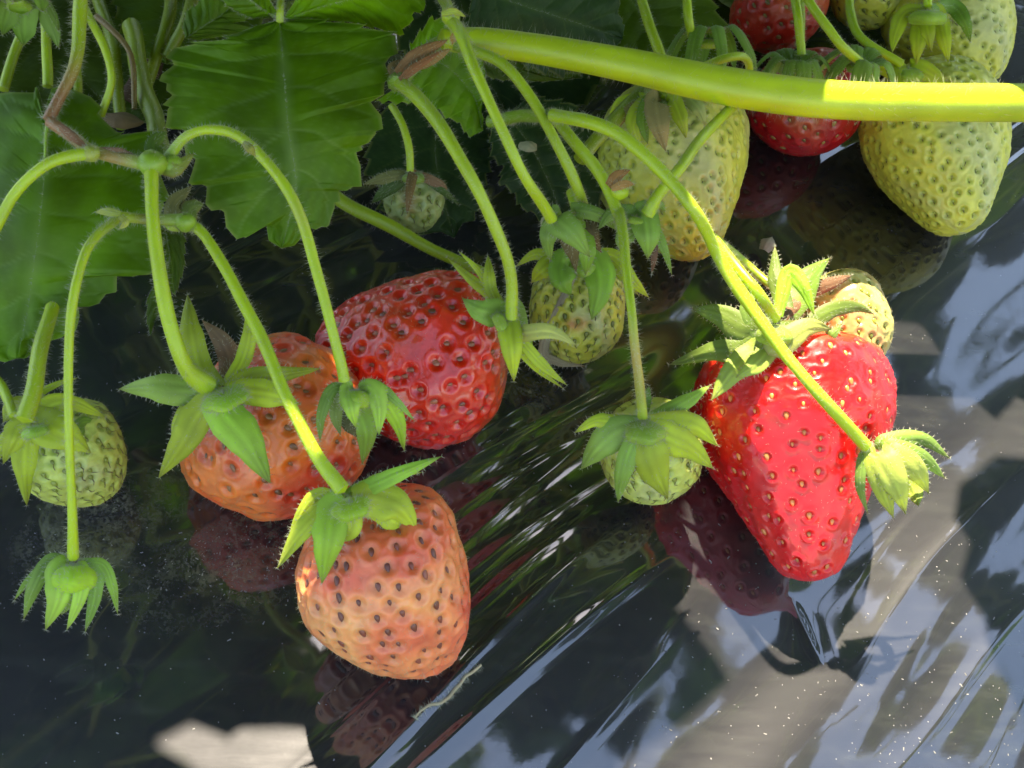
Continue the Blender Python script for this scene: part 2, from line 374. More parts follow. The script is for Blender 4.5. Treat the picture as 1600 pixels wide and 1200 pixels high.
def dome(mb, px, py, h, wpx, hpx, axis_dir, col=(.34, .50, .05), hair=260, flat=.5, m=0, hl=.09):
    """rounded top of a calyx; axis_dir points to the stalk"""
    p = P(px, py, h) if np.isscalar(h) else np.asarray(px); wpx = wpx*(.54 if flat < .6 else .60); r = CM(wpx/2, p); a = nrm(np.asarray(axis_dir, float))
    e1 = nrm(np.cross(a, [.12, .9, .2])); e2 = np.cross(a, e1)
    u = np.linspace(0, math.pi*.72, 14)[:, None]; v = np.linspace(0, 2*math.pi, 26, endpoint=False)[None]
    lob = 1+.09*np.cos(5*v+px)*np.sin(u)+.05*noise2(u*3+px, v*2)
    rr = r*lob*np.sin(u); z = r*flat*np.cos(u)-r*flat-.30*r*np.exp(-(u/.35)**2)*.4
    g = p+rr[..., None]*(np.cos(v)[..., None]*e1+np.sin(v)[..., None]*e2)+(z*np.ones_like(v))[..., None]*a
    cc = np.array(col)*(1+.14*noise2(u*4+px, v*3))[..., None]
    mb.grid(g, cc, m, wrap=True)
    if hair:
        i = RNG.integers(0, 14, hair); j = RNG.integers(0, 26, hair); b = g[i, j]; hairs(mb, b, nrm(b-(p-a*r*flat)), hl)

# berries -----------------------------------------------------------
def lerp(a, b, t): return np.asarray(a)*(1-t)+np.asarray(b)*t
def berry_body(mb, A, B, Rpx, prof, seeds, colf, dimple=.06, ds=.11, seedsize=(.055, .085, .03), seedcol=(.30, .20, .05), bend=(0, 0), squash=1., res=(170, 220), lump=.05,
               styles=0, hair=300, sid=0, rim=.02, seedlift=.0, sidedir=None):
    a = P(*A); b = P(*B); Rr = CM(Rpx, (a+b)/2); L = np.linalg.norm(b-a); ax = (b-a)/L
    vd = nrm(CAM-(a+b)/2); e1 = nrm(np.cross(ax, vd)); e2 = np.cross(e1, ax)       # e1 across the picture, e2 towards the camera
    tt = np.array([q[0] for q in prof]); r2 = np.array([q[1] for q in prof])**2
    def rad(t):
        return np.sqrt(np.maximum(np.interp(t, tk, rk), 0))
    tk = np.linspace(0, 1, 400)
    # smooth interpolation of r^2
    rk = np.interp(tk, tt, r2); ker = np.hanning(41); ker /= ker.sum(); rk = np.convolve(np.pad(rk, 20, mode='reflect', reflect_type='odd'), ker, 'valid'); rk = np.clip(rk, 0, None); rk[0] = rk[-1] = 0
    def pos(t, ph):
        r = rad(t)*Rr
        x = r*np.cos(ph); y = r*np.sin(ph)*squash
        s = 1+lump*noise2(np.cos(ph)*1.3+t*2.2+sid*7, np.sin(ph)*1.3+sid*3)+lump*.5*noise2(np.cos(ph)*2.6+9+sid, np.sin(ph)*2.6+t*5)
        bx = bend[0]*Rr*np.sin(math.pi*t); by = bend[1]*Rr*np.sin(math.pi*t)
        return a+ax*(t*L)[..., None]+e1*(x*s+bx)[..., None]+e2*(y*s+by)[..., None]
    # t spacing finer near the poles
    nu, nv = res; q = np.linspace(0, math.pi, nu); t1 = (1-np.cos(q))/2
    T, PH = np.meshgrid(t1, np.linspace(0, 2*math.pi, nv, endpoint=False), indexing='ij'); G = pos(T, PH)
    gu = np.gradient(G, axis=0); gv = np.roll(G, -1, 1)-np.roll(G, 1, 1); N = nrm(np.cross(gv, gu))
    cen = (a+b)/2
    if ((G-cen)*N).sum() < 0: N = -N
    N[0] = -ax; N[-1] = ax
    # seeds
    ts = np.linspace(.02, .985, 600); pr = rad(ts); dsl = np.hypot(np.gradient(pr*Rr), np.gradient(ts*L)); cum = np.cumsum(pr*dsl); cum /= cum[-1]
    k = np.arange(seeds)+.5; st = np.interp(k/seeds, cum, ts); sp = k*2.399963+sid; st = np.clip(st+RNG.normal(0, .010, seeds), .02, .985); sp = sp+RNG.normal(0, .075, seeds)
    S = pos(st, sp); eps = 1e-3
    su = pos(np.clip(st+eps, 0, 1), sp)-S; sv = pos(st, sp+eps)-S; SN = nrm(np.cross(sv, su)); SN = np.where(((S-cen)*SN).sum(1)[:, None] < 0, -SN, SN)
    V = G.reshape(-1, 3); d1 = np.full(len(V), 1e9); d2 = np.full(len(V), 1e9)
    for i in range(0, len(V), 4000):
        dd = np.linalg.norm(V[i:i+4000, None]-S[None], axis=2); dd.partition(1, axis=1); d1[i:i+4000] = dd[:, 0]; d2[i:i+4000] = dd[:, 1]
    d1 = d1.reshape(nu, nv); d2 = d2.reshape(nu, nv)
    dim = np.exp(-(d1/ds)**2); cell = np.clip((d2-d1)/(ds*1.2), 0, 1)
    fade = np.clip(T*14, 0, 1)
    disp = (-dimple*dim+rim*np.exp(-((d1-ds*1.45)/(ds*.45))**2))*fade+.006*noise2(T*40, PH*9)
    V2 = G+N*disp[..., None]
    base, blush = colf(T, PH, G)
    mb.grid(V2, np.clip(blush(base, d1/ds, cell, T, PH), 0, 1), 0, wrap=True)
    # seed meshes
    ua = np.linspace(0, math.pi, 7)[:, None]; va = np.linspace(0, 2*math.pi, 8, endpoint=False)[None]
    un = np.stack([np.sin(ua)*np.cos(va), np.cos(ua)*np.ones_like(va), np.sin(ua)*np.sin(va)], -1).reshape(-1, 3)
    un[:, 0] *= (1-.35*un[:, 1]); nq = 8
    fi = np.array([[i*nq+j, (i+1)*nq+j, (i+1)*nq+(j+1) % nq, i*nq+(j+1) % nq] for i in range(6) for j in range(nq)])
    Y = nrm(su-SN*(su*SN).sum(1)[:, None]); X = np.cross(Y, SN)
    szv = RNG.uniform(.65, 1.2, seeds); c0 = S-SN*(dimple*.9-seedlift)[..., None] if np.ndim(dimple) else S-SN*(dimple*.92-seedlift)*np.clip(st*14, 0, 1)[:, None]
    vv = c0[:, None]+(un[None, :, 0:1]*seedsize[0]*X[:, None]+un[None, :, 1:2]*seedsize[1]*Y[:, None]+un[None, :, 2:3]*seedsize[2]*SN[:, None])*szv[:, None, None]
    ff = (fi[None]+np.arange(seeds)[:, None, None]*len(un)).reshape(-1, 4)
    sc = np.asarray(seedcol)[None]*RNG.uniform(.65, 1.35, (seeds, 1)); sc = np.repeat(sc, len(un), 0)
    mb.add(vv, ff, sc, 2)
    if styles:    # the dried style that curls from each seed
        tipd = nrm(Y*.9+SN*.45+X*RNG.normal(0, .5, (seeds, 1)))
        b0 = c0+SN*seedsize[2]*.8+Y*seedsize[1]*.6; mid = b0+tipd*styles*.55; end = mid+nrm(tipd+X*RNG.normal(0, .7, (seeds, 1))-SN*.3)*styles*.5
        r = .009; ring = []
        for pnt in (b0, mid, end):
            ring.append(np.stack([pnt+X*r, pnt+SN*r, pnt-X*r], 1))
        vs = np.concatenate(ring, 1); idx = np.arange(seeds)[:, None]*9
        fs = np.concatenate([idx+np.array([o+i, o+(i+1) % 3, o+3+(i+1) % 3, o+3+i])[None] for o in (0, 3) for i in range(3)])
        mb.add(vs, fs, (.14, .09, .03), 2)
    if hair:
        i = RNG.integers(int(nu*.08), nu, hair*3); w = np.sin(np.pi*t1[i]); keep = RNG.random(hair*3) < w*.9+.1; i = i[keep][:hair*2]; j = RNG.integers(0, nv, len(i))
        hairs(mb, V2[i, j], N[i, j], .085, r=.0028, m=1, jit=.5)
    return dict(a=a, b=b, ax=ax, R=Rr, pos=pos)
PROF = {'cone': [(0, 0), (.03, .55), (.10, .85), (.22, .99), (.38, 1), (.55, .86), (.72, .66), (.86, .50), (.95, .36), (1, 0)],
        'round': [(0, 0), (.03, .45), (.1, .72), (.25, .95), (.45, 1), (.65, .95), (.82, .75), (.93, .48), (1, 0)],
        'egg': [(0, 0), (.03, .5), (.1, .80), (.25, .98), (.42, 1), (.62, .88), (.8, .66), (.93, .42), (1, 0)]}
def flat(col, spots=None, top=None, topc=None, tip=None, groove=None, groovek=.3, rimc=None, rimk=0., nz=.25, nzc=None, side=None, sidec=None):
    """colour of the skin: base, blotches of a second ripeness, another colour near the calyx"""
    def f(T, PH, G):
        c = np.zeros(T.shape+(3,))+np.asarray(col)
        n = noise2(np.cos(PH)*1.4+T*1.5+col[0]*9, np.sin(PH)*1.4+T*2)
        if nzc is not None: k = np.clip(n*1.6+nz, 0, 1)[..., None]; c = c*(1-k)+np.asarray(nzc)*k
        if sidec is not None:
            k = np.clip((np.cos(PH-side[0])-side[1])*side[2]+.5*n, 0, 1)[..., None]*np.clip(T*6, 0, 1)[..., None]; c = c*(1-k)+np.asarray(sidec)*k
        if spots:
            for (t0, p0, st, sp, cc, kk) in spots:
                dp = np.angle(np.exp(1j*(PH-p0))); k = kk*np.exp(-((T-t0)/st)**2-(dp/sp)**2)*(1+.5*noise2(T*9+t0*30, PH*3)); k = np.clip(k, 0, 1)[..., None]; c = c*(1-k)+np.asarray(cc)*k
        if topc is not None:
            k = np.clip(1-(T+.05*n)/top, 0, 1)[..., None]; c = c*(1-k)+np.asarray(topc)*k
        def bl(c, d, cell, T, PH):
            if groove is not None: k = (groovek*np.exp(-(d/1.0)**2))[..., None]; c = c*(1-k)+np.asarray(groove)*k
            if rimc is not None: k = (rimk*np.clip(d-1.1, 0, 1))[..., None]; c = c*(1-k)+np.asarray(rimc)*k
            return c
        return c, bl
    return f

def strawberry(label, body, sepals, calyx, stalks, flesh=M_FLESH, group='strawberries hanging on their stalks', sepcol=(.48, .58, .035), sepkw={}):
    a = P(*body['A']); t = thing('strawberry', a, label, 'strawberry', group)
    mb = MB(); info = berry_body(mb, **body); mb.build('flesh', [flesh, M_HAIR, M_SEED], t)
    make_calyx(t, info, sepals, calyx, sepcol, sepkw)
    for s in stalks:
        mb = MB(); tube(mb, s[0], s[1], **(s[2] if len(s) > 2 else {})); mb.build('stalk', [M_STEM, M_HAIR], t)
    return t, info
def inward(pts, cs, k=.82):
    """draw the foot of a sepal in under the stalk"""
    if not cs: return pts
    c = min(cs, key=lambda q: math.hypot(q[0]-pts[0][0], q[1]-pts[0][1])); p = pts[0]
    return [(p[0]+(c[0]-p[0])*k, p[1]+(c[1]-p[1])*k, p[2]+(c[2]-.12-p[2])*k)]+list(pts)
def make_calyx(t, info, sepals, calyx, sepcol, sepkw):
    mb = MB(); 
    for d in calyx.get('domes', []): dome(mb, *d[:5], d[5] if len(d) > 5 else (0, .2, 1), **(d[6] if len(d) > 6 else {}))
    if not calyx.get('domes'): dome(mb, *calyx['at'], (0, .2, 1))
    co = mb.build('calyx', [M_SEPAL, M_HAIR], t)
    cs = [(d[0], d[1], d[2]) for d in calyx.get('domes', [])]
    for s in sepals:
        s = (inward(s[0], cs), s[1], s[2]); kw = dict(sepkw); kw.update(s[2] if len(s) > 2 else {}); mt = M_SEPAL
        if kw.pop('dry', 0): mt = M_DRY; kw.setdefault('col', (.26, .15, .07))
        kw.setdefault('col', tuple(np.array(sepcol)*random.uniform(.85, 1.12)))
        mb = MB(); sepal(mb, s[0], s[1], **kw); o = mb.build('sepal', [mt, M_HAIR], co)
def radial(px, py, h, n, lpx, wpx, droop=.6, axisd=(0, 0, 1), ph0=0, spread=1., rise=.2):
    """generic ring of sepals about a point, returned as world-space curves"""
    p = P(px, py, h); L = CM(lpx, p); W = CM(wpx, p); a = nrm(np.asarray(axisd, float)); e1 = nrm(np.cross(a, [.3, .9, .1])); e2 = np.cross(a, e1); out = []
    for i in range(n):
        th = ph0+i*2*math.pi/n+random.uniform(-.2, .2); d = e1*math.cos(th)+e2*math.sin(th); l = L*random.uniform(.8, 1.15)
        pts = [p+d*l*.12, p+d*l*.5*spread+a*l*rise, p+d*l*.85*spread-a*l*droop*.4, p+d*l*spread*.95-a*l*droop]
        out.append((pts, W*random.uniform(.8, 1.2), dict(world=True, facing=a)))
    return out

# ------------------------------------------------------------------ leaves
def blade_grid(mid, left, right, nrow, ncol, nv, col, n, sd, bulge=.05, veink=.35, cup=0., mot=.18):
    """mid,left,right: world curves base->tip with nrow points; returns grid and colours"""
    v = np.linspace(-1, 1, ncol); av = np.abs(v)
    E_ = np.where(v[None, :, None] < 0, left[:, None], right[:, None]); g = mid[:, None]*(1-av)[None, :, None]+E_*av[None, :, None]
    u = np.linspace(0, 1, nrow)
    s = (u[:, None]-.24*av[None]*(1-.3*u[:, None]))*nv+.15*noise2(u[:, None]*3+sd, v[None]*2)
    fr = np.abs(s-np.round(s)); v2 = (u[:, None]+.10*av[None]*3)*nv*3.1+.3*noise2(u[:, None]*9+sd, v[None]*5); f2 = np.abs(v2-np.round(v2)); vein = np.maximum(np.exp(-(fr/.035)**2)*np.clip(1-.45*av, 0, 1)[None], .28*np.exp(-(f2/.09)**2)*np.clip(av*4, 0, 1)[None]); midv = np.exp(-(v/.05)**2)[None]*np.ones((nrow, 1))
    quilt = np.sqrt(np.clip(fr*2, 0, 1))*np.clip(np.minimum(av*6, (1-av)*5), 0, 1)[None]
    W = np.linalg.norm(left-right, axis=1).mean()
    d = bulge*quilt-.05*midv*(W/8)-cup*(av**2)[None]*W+.03*W*noise2(u[:, None]*2.2+sd, v[None]*1.3)+.012*W*noise2(u[:, None]*6+sd, v[None]*4)
    g = g+d[..., None]*n
    k = np.clip(np.maximum(vein*.8, midv), 0, 1)[..., None]*min(veink*1.5, .8)
    c = np.asarray(col)*(1+mot*noise2(u[:, None]*3+sd, v[None]*2.3)+.10*noise2(u[:, None]*14+sd, v[None]*9))[..., None]
    c = c*(1-k)+np.array([.24, .36, .10])*k
    ed = np.clip((av-.965)/.035, 0, 1)[None, :, None]*.5; c = c*(1-ed)+np.array([.30, .34, .10])*ed
    return g, np.clip(c, .003, 1)
def put_blade(mb, g, c, n, th=.03):
    av = np.abs(np.linspace(-1, 1, g.shape[1]))[None, :, None]
    mb.grid(g, c, 0); mb.grid((g-n*th*(1-av**6))[:, ::-1], (c[:, ::-1]*np.array([1.35, 1.2, 1.9])+.01), 0)
def traced_leaflet(parent, mid, left, right, col, nv=7, nrow=280, ncol=41, bulge=.05, veink=.35, name='leaflet', cup=0., edgehair=140, mot=.18, teeth=13):
    M_ = spline(PP(mid), nrow)
    def poly(pts):
        p = PP(pts); d = np.r_[0, np.cumsum(np.linalg.norm(np.diff(p, axis=0), axis=1))]; t = np.linspace(0, d[-1], nrow)
        o = np.stack([np.interp(t, d, p[:, k]) for k in range(3)], -1); ker = np.array([.25, .5, .25])
        return o
    l, r = poly(left), poly(right); uu = np.linspace(0, 1, nrow)
    for q, ph in ((l, .2), (r, .6)):
        w_ = np.linalg.norm(q-M_, axis=1, keepdims=True); sw = ((uu*teeth+ph+.3*noise2(uu*4+ph, uu*0)) % 1)**1.5; q += nrm(q-M_)*np.minimum(.15, .12*w_)*(sw-.45)[:, None]*np.clip(np.minimum(uu, 1-uu)*12, 0, 1)[:, None]
    n = np.cross(M_[-1]-M_[0], r[nrow//2]-l[nrow//2]); n = n/np.linalg.norm(n)
    if n.dot(CAM-M_[nrow//2]) < 0: n = -n
    mb = MB(); g, c = blade_grid(M_, l, r, nrow, ncol, nv, col, n, mid[0][0]*.013, bulge, veink, cup, mot); put_blade(mb, g, c, n)
    for e in (0, ncol-1):
        i = RNG.integers(0, nrow, edgehair); hairs(mb, g[i, e], nrm(g[i, e]-g[i, ncol//2])+n*.2, .07, r=.003, m=1)
    i = RNG.integers(0, nrow, 120); hairs(mb, g[i, ncol//2], np.tile(n, (120, 1)), .09, r=.0035, m=1)
    return mb.build(name, [M_LEAF, M_HAIR], parent)
def leaflet(parent, base, d, n, L, W, col, nt=9, droop=.15, sd=0, cup=.06, nrow=90, ncol=17, twist=0., bulge=.05, name='leaflet', veink=.3):
    d = nrm(np.asarray(d, float)); n = nrm(np.asarray(n, float)-d*np.dot(n, d)); s = np.cross(d, n)
    s, n = s*math.cos(twist)+n*math.sin(twist), n*math.cos(twist)-s*math.sin(twist)
    u = np.linspace(0, 1, nrow); f = (np.sin(math.pi*np.clip(u, 0, 1)**1.15)**.62)*(1-.12*u)
    f = np.where(u < .3, f*np.clip(u/.3, 0, 1)**.45, f); sw = (u*nt) % 1; edge = f*(1-.13*np.clip(u*5, 0, 1)*sw)*W/2
    fwd = .035*L*sw*np.clip(u*5, 0, 1)
    lift = -droop*L*(u**2)
    mid = base+d*(u*L)[:, None]+n*lift[:, None]
    sd2 = 1+.07*noise2(u*4+sd, u*0+1); sd3 = 1+.07*noise2(u*4+sd, u*0+8)
    lf = mid-s*(edge*sd2)[:, None]-d*fwd[:, None]*0+d*(.08*L*np.sin(math.pi*u))[:, None]
    rg = mid+s*(edge*sd3)[:, None]+d*(.08*L*np.sin(math.pi*u))[:, None]
    lf[-1] = rg[-1] = mid[-1]
    mb = MB(); g, c = blade_grid(mid, lf, rg, nrow, ncol, nt*.75, col, n, sd, bulge, veink, cup); put_blade(mb, g, c, n)
    return mb.build(name, [M_LEAF, M_HAIR], parent)
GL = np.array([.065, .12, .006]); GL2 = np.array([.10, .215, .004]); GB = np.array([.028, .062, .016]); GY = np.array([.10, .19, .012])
def trifoliate(hub, d, n, L, W, col, label, foot=None, group='leaves of the plants behind and above', sd=0, droop=.15, spread=R(68), n_l=3, res=(90, 17), pw=.28, nt=9):
    """one leaf: three toothed leaflets and the petiole that carries them"""
    hub = np.asarray(hub, float); d = nrm(np.asarray(d, float)); n = nrm(np.asarray(n, float)-d*np.dot(n, d)); s = np.cross(d, n)
    t = thing('strawberry_leaf', hub if foot is None else foot, label, 'leaf', group)
    for k, a in enumerate((0, spread, -spread)[:n_l]):
        dd = d*math.cos(a)+s*math.sin(a); sc = 1 if k == 0 else .9
        leaflet(t, hub+dd*.35, dd, n+dd*random.uniform(-.12, .12)+s*random.uniform(-.15, .15), L*sc, W*sc, np.asarray(col)*random.uniform(.85, 1.15), sd=sd+k*5.3, droop=droop*random.uniform(.5, 1.5), nrow=res[0], ncol=res[1], nt=nt)
    if foot is not None:
        mb = MB(); foot = np.asarray(foot, float); m1 = foot*.5+hub*.5-d*np.linalg.norm(hub-foot)*.12; tube(mb, [foot, m1, hub], [pw*1.2, pw], col=LITE*.8, hair=12, world=True, seg=8); mb.build('petiole', [M_STEM, M_HAIR], t)
    return t

# front leaf and its two sisters, meeting at one hub
t = thing('strawberry_leaf', P(437, 30, 6), 'broad toothed green leaf with a straight pale midrib, hanging at the upper left', 'leaf', 'leaves of the plants behind and above')
H = 6.0
traced_leaflet(t, [(437, 32, 6.2), (443, 110, 6.2), (450, 200, 6), (462, 290, 5.3), (440, 388, 4.3)],
    [(437, 32, 6.2), (395, 42, 6.2), (345, 62, 6.2), (300, 68, 6), (272, 76, 5.8), (264, 95, 5.8), (268, 102, 5.7), (255, 118, 5.7), (256, 142, 5.6), (270, 150, 5.6), (257, 172, 5.5), (260, 200, 5.4), (283, 204, 5.4), (286, 225, 5.3), (300, 250, 5.2), (297, 285, 5.1), (318, 292, 5), (322, 318, 4.9), (345, 333, 4.8), (352, 355, 4.6), (380, 374, 4.5), (392, 352, 4.5), (415, 350, 4.4), (420, 375, 4.3), (440, 388, 4.2)],
    [(437, 32, 6.2), (480, 28, 6.3), (540, 34, 6.3), (590, 46, 6.2), (622, 54, 6.1), (617, 85, 6), (603, 100, 6), (607, 125, 5.8), (600, 148, 5.8), (583, 156, 5.7), (597, 180, 5.6), (592, 208, 5.5), (578, 222, 5.4), (560, 228, 5.4), (566, 258, 5.2), (560, 290, 5), (545, 298, 5), (530, 298, 5), (526, 325, 4.8), (512, 352, 4.6), (495, 360, 4.6), (482, 355, 4.6), (472, 372, 4.4), (460, 384, 4.3), (440, 388, 4.2)], GL2, nv=6, bulge=.05, veink=.35)
traced_leaflet(t, [(440, 30, 6.2), (520, 5, 6.5), (600, -15, 6.6), (690, -30, 6.5)],
    [(440, 30, 6.2), (470, -10, 6.8), (530, -50, 7), (600, -70, 7), (660, -60, 7), (690, -30, 6.5)],
    [(440, 30, 6.2), (500, 33, 5.9), (545, 35, 5.7), (600, 48, 5.5), (625, 56, 5.4), (640, 40, 5.6), (648, 20, 5.8), (662, 18, 6), (665, 0, 6.2), (690, -30, 6.5)], GL2*1.25, veink=.2)
traced_leaflet(t, [(437, 28, 6.2), (400, 5, 6.5), (360, -30, 6.8)],
    [(437, 28, 6.2), (420, 24, 6), (395, 28, 6), (370, 18, 6.2), (350, 6, 6.3), (348, -15, 6.5), (360, -30, 6.8)],
    [(437, 28, 6.2), (425, 5, 6.7), (410, -20, 7), (380, -35, 7), (360, -30, 6.8)], GL2*1.1, veink=.2)
mb = MB(); tube(mb, [(437, 34, 6.25), (436, 12, 6.4), (440, -20, 6.3), (430, -80, 6)], [12, 12, 14], hair=90); mb.build('petiole', [M_STEM, M_HAIR], t)

# big leaf on the left
t = thing('strawberry_leaf', P(70, 200, 4), 'big smooth leaf at the left edge, behind the reddish jointed stem', 'leaf', 'leaves of the plants behind and above')
traced_leaflet(t, [(75, 190, 4.5), (70, 260, 4.4), (60, 360, 4), (45, 470, 3), (28, 560, 2.3)],
    [(75, 190, 4.5), (60, 140, 4.3), (20, 145, 4.2), (-30, 160, 4), (-80, 200, 3.8), (-100, 300, 3.4), (-100, 420, 2.8), (-60, 520, 2.3), (-20, 560, 2.2), (10, 566, 2.2), (28, 560, 2.3)],
    [(75, 190, 4.5), (78, 138, 4.5), (110, 133, 4.4), (140, 150, 4.4), (162, 182, 4.3), (180, 208, 4.3), (215, 205, 4.3), (248, 204, 4.2), (262, 225, 4.2), (255, 270, 4.1), (262, 320, 4), (240, 360, 3.8), (245, 395, 3.6), (240, 425, 3.5), (215, 433, 3.4), (185, 428, 3.3), (178, 455, 3.1), (160, 475, 3.0), (140, 480, 3), (128, 470, 3), (128, 495, 2.8), (118, 515, 2.6), (100, 528, 2.5), (78, 533, 2.4), (58, 522, 2.4), (58, 545, 2.3), (40, 560, 2.3), (28, 560, 2.3)], GL2*1.05, nv=7, veink=.22, bulge=.07, mot=.3)
traced_leaflet(t, [(250, 330, 3.2), (262, 380, 3), (262, 420, 2.8), (235, 525, 2.2)],
    [(250, 330, 3.2), (235, 370, 3), (240, 410, 2.8), (245, 440, 2.7), (230, 465, 2.5), (229, 500, 2.3), (235, 525, 2.2)],
    [(250, 330, 3.2), (280, 345, 3), (290, 375, 2.9), (288, 420, 2.7), (274, 462, 2.5), (262, 448, 2.5), (252, 480, 2.4), (243, 500, 2.3), (235, 525, 2.2)], GL*1.2, veink=.25)
mb = MB(); tube(mb, [(75, 192, 4.6), (72, 215, 4.55), (70, 250, 4.45)], [7, 4], col=MIDG, hair=60); mb.build('midrib', [M_STEM, M_HAIR], t)

# darker leaves under the fruit stalks
def single(label, mid, left, right, col, stalk=None, **kw):
    t = thing('strawberry_leaf', P(*mid[0]), label, 'leaf', 'leaves of the plants behind and above')
    traced_leaflet(t, mid, left, right, col, **kw)
    if stalk: mb = MB(); tube(mb, stalk[0], stalk[1], col=LITE*.7, hair=30); mb.build('petiole', [M_STEM, M_HAIR], t)
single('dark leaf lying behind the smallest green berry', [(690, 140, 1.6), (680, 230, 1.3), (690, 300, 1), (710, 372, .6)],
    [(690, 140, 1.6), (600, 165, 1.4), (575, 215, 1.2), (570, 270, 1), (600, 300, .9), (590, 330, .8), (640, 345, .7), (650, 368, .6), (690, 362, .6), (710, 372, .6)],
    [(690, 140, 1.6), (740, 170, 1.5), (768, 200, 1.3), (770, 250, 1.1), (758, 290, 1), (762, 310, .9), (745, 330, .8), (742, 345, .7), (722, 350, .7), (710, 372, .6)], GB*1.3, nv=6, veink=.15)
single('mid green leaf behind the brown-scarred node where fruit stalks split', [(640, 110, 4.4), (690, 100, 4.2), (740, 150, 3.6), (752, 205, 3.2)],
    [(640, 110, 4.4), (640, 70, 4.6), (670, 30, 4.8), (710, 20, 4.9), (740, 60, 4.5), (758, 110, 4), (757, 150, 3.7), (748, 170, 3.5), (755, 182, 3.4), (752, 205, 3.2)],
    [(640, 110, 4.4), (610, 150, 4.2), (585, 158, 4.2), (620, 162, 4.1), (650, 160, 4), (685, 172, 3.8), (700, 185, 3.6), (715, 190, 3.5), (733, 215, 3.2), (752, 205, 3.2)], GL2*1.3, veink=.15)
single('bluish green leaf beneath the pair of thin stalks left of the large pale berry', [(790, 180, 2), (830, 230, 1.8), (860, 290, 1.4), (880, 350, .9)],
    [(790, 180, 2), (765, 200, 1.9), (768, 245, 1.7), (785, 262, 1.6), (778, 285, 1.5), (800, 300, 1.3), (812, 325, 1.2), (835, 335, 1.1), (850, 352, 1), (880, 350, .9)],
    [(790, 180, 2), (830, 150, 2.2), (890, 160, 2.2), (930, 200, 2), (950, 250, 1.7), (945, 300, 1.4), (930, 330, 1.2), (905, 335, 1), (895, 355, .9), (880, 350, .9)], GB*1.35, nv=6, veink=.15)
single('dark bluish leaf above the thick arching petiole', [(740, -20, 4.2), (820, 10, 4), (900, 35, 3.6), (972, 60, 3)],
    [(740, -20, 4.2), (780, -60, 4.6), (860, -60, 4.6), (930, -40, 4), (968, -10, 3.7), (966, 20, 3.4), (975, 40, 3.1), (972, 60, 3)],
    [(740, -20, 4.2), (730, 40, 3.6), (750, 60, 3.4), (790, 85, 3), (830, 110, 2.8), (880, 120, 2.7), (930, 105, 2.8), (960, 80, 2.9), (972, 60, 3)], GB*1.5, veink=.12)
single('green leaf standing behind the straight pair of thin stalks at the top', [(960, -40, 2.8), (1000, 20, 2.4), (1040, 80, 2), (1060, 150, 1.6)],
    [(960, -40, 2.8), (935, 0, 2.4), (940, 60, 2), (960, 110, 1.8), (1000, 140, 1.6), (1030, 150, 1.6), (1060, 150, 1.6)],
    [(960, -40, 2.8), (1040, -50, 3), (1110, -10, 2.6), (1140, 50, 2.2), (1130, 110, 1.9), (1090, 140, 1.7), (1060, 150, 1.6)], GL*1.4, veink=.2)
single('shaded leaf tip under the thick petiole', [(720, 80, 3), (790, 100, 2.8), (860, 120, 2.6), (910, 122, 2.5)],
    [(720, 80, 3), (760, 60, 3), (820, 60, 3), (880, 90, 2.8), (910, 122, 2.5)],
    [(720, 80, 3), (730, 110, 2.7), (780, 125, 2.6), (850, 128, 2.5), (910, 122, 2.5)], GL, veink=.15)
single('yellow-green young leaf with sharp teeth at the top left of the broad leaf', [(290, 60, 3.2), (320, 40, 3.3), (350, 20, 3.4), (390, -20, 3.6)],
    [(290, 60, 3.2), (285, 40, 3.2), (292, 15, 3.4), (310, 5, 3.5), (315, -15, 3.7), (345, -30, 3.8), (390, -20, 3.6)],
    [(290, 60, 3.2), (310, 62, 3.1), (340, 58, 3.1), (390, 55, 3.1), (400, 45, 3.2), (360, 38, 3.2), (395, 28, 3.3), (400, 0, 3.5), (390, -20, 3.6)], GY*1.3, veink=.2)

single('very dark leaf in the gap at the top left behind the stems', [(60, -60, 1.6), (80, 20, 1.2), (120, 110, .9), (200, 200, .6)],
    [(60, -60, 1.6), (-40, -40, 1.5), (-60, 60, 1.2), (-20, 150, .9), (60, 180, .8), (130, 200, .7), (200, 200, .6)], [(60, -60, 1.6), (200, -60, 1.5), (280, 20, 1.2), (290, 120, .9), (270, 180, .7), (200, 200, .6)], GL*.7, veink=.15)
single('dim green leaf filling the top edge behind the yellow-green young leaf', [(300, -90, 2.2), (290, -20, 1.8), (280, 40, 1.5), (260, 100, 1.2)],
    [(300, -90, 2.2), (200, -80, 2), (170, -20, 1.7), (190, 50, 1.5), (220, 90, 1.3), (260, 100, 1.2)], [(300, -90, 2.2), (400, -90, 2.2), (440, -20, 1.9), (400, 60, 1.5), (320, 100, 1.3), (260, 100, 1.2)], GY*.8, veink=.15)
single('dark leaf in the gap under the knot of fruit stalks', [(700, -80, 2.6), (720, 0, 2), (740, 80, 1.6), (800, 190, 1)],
    [(700, -80, 2.6), (620, -60, 2.4), (610, 40, 1.9), (640, 120, 1.4), (720, 180, 1.1), (800, 190, 1)], [(700, -80, 2.6), (900, -80, 2.4), (960, 20, 1.8), (950, 120, 1.3), (900, 180, 1), (800, 190, 1)], GB*1.2, veink=.12)
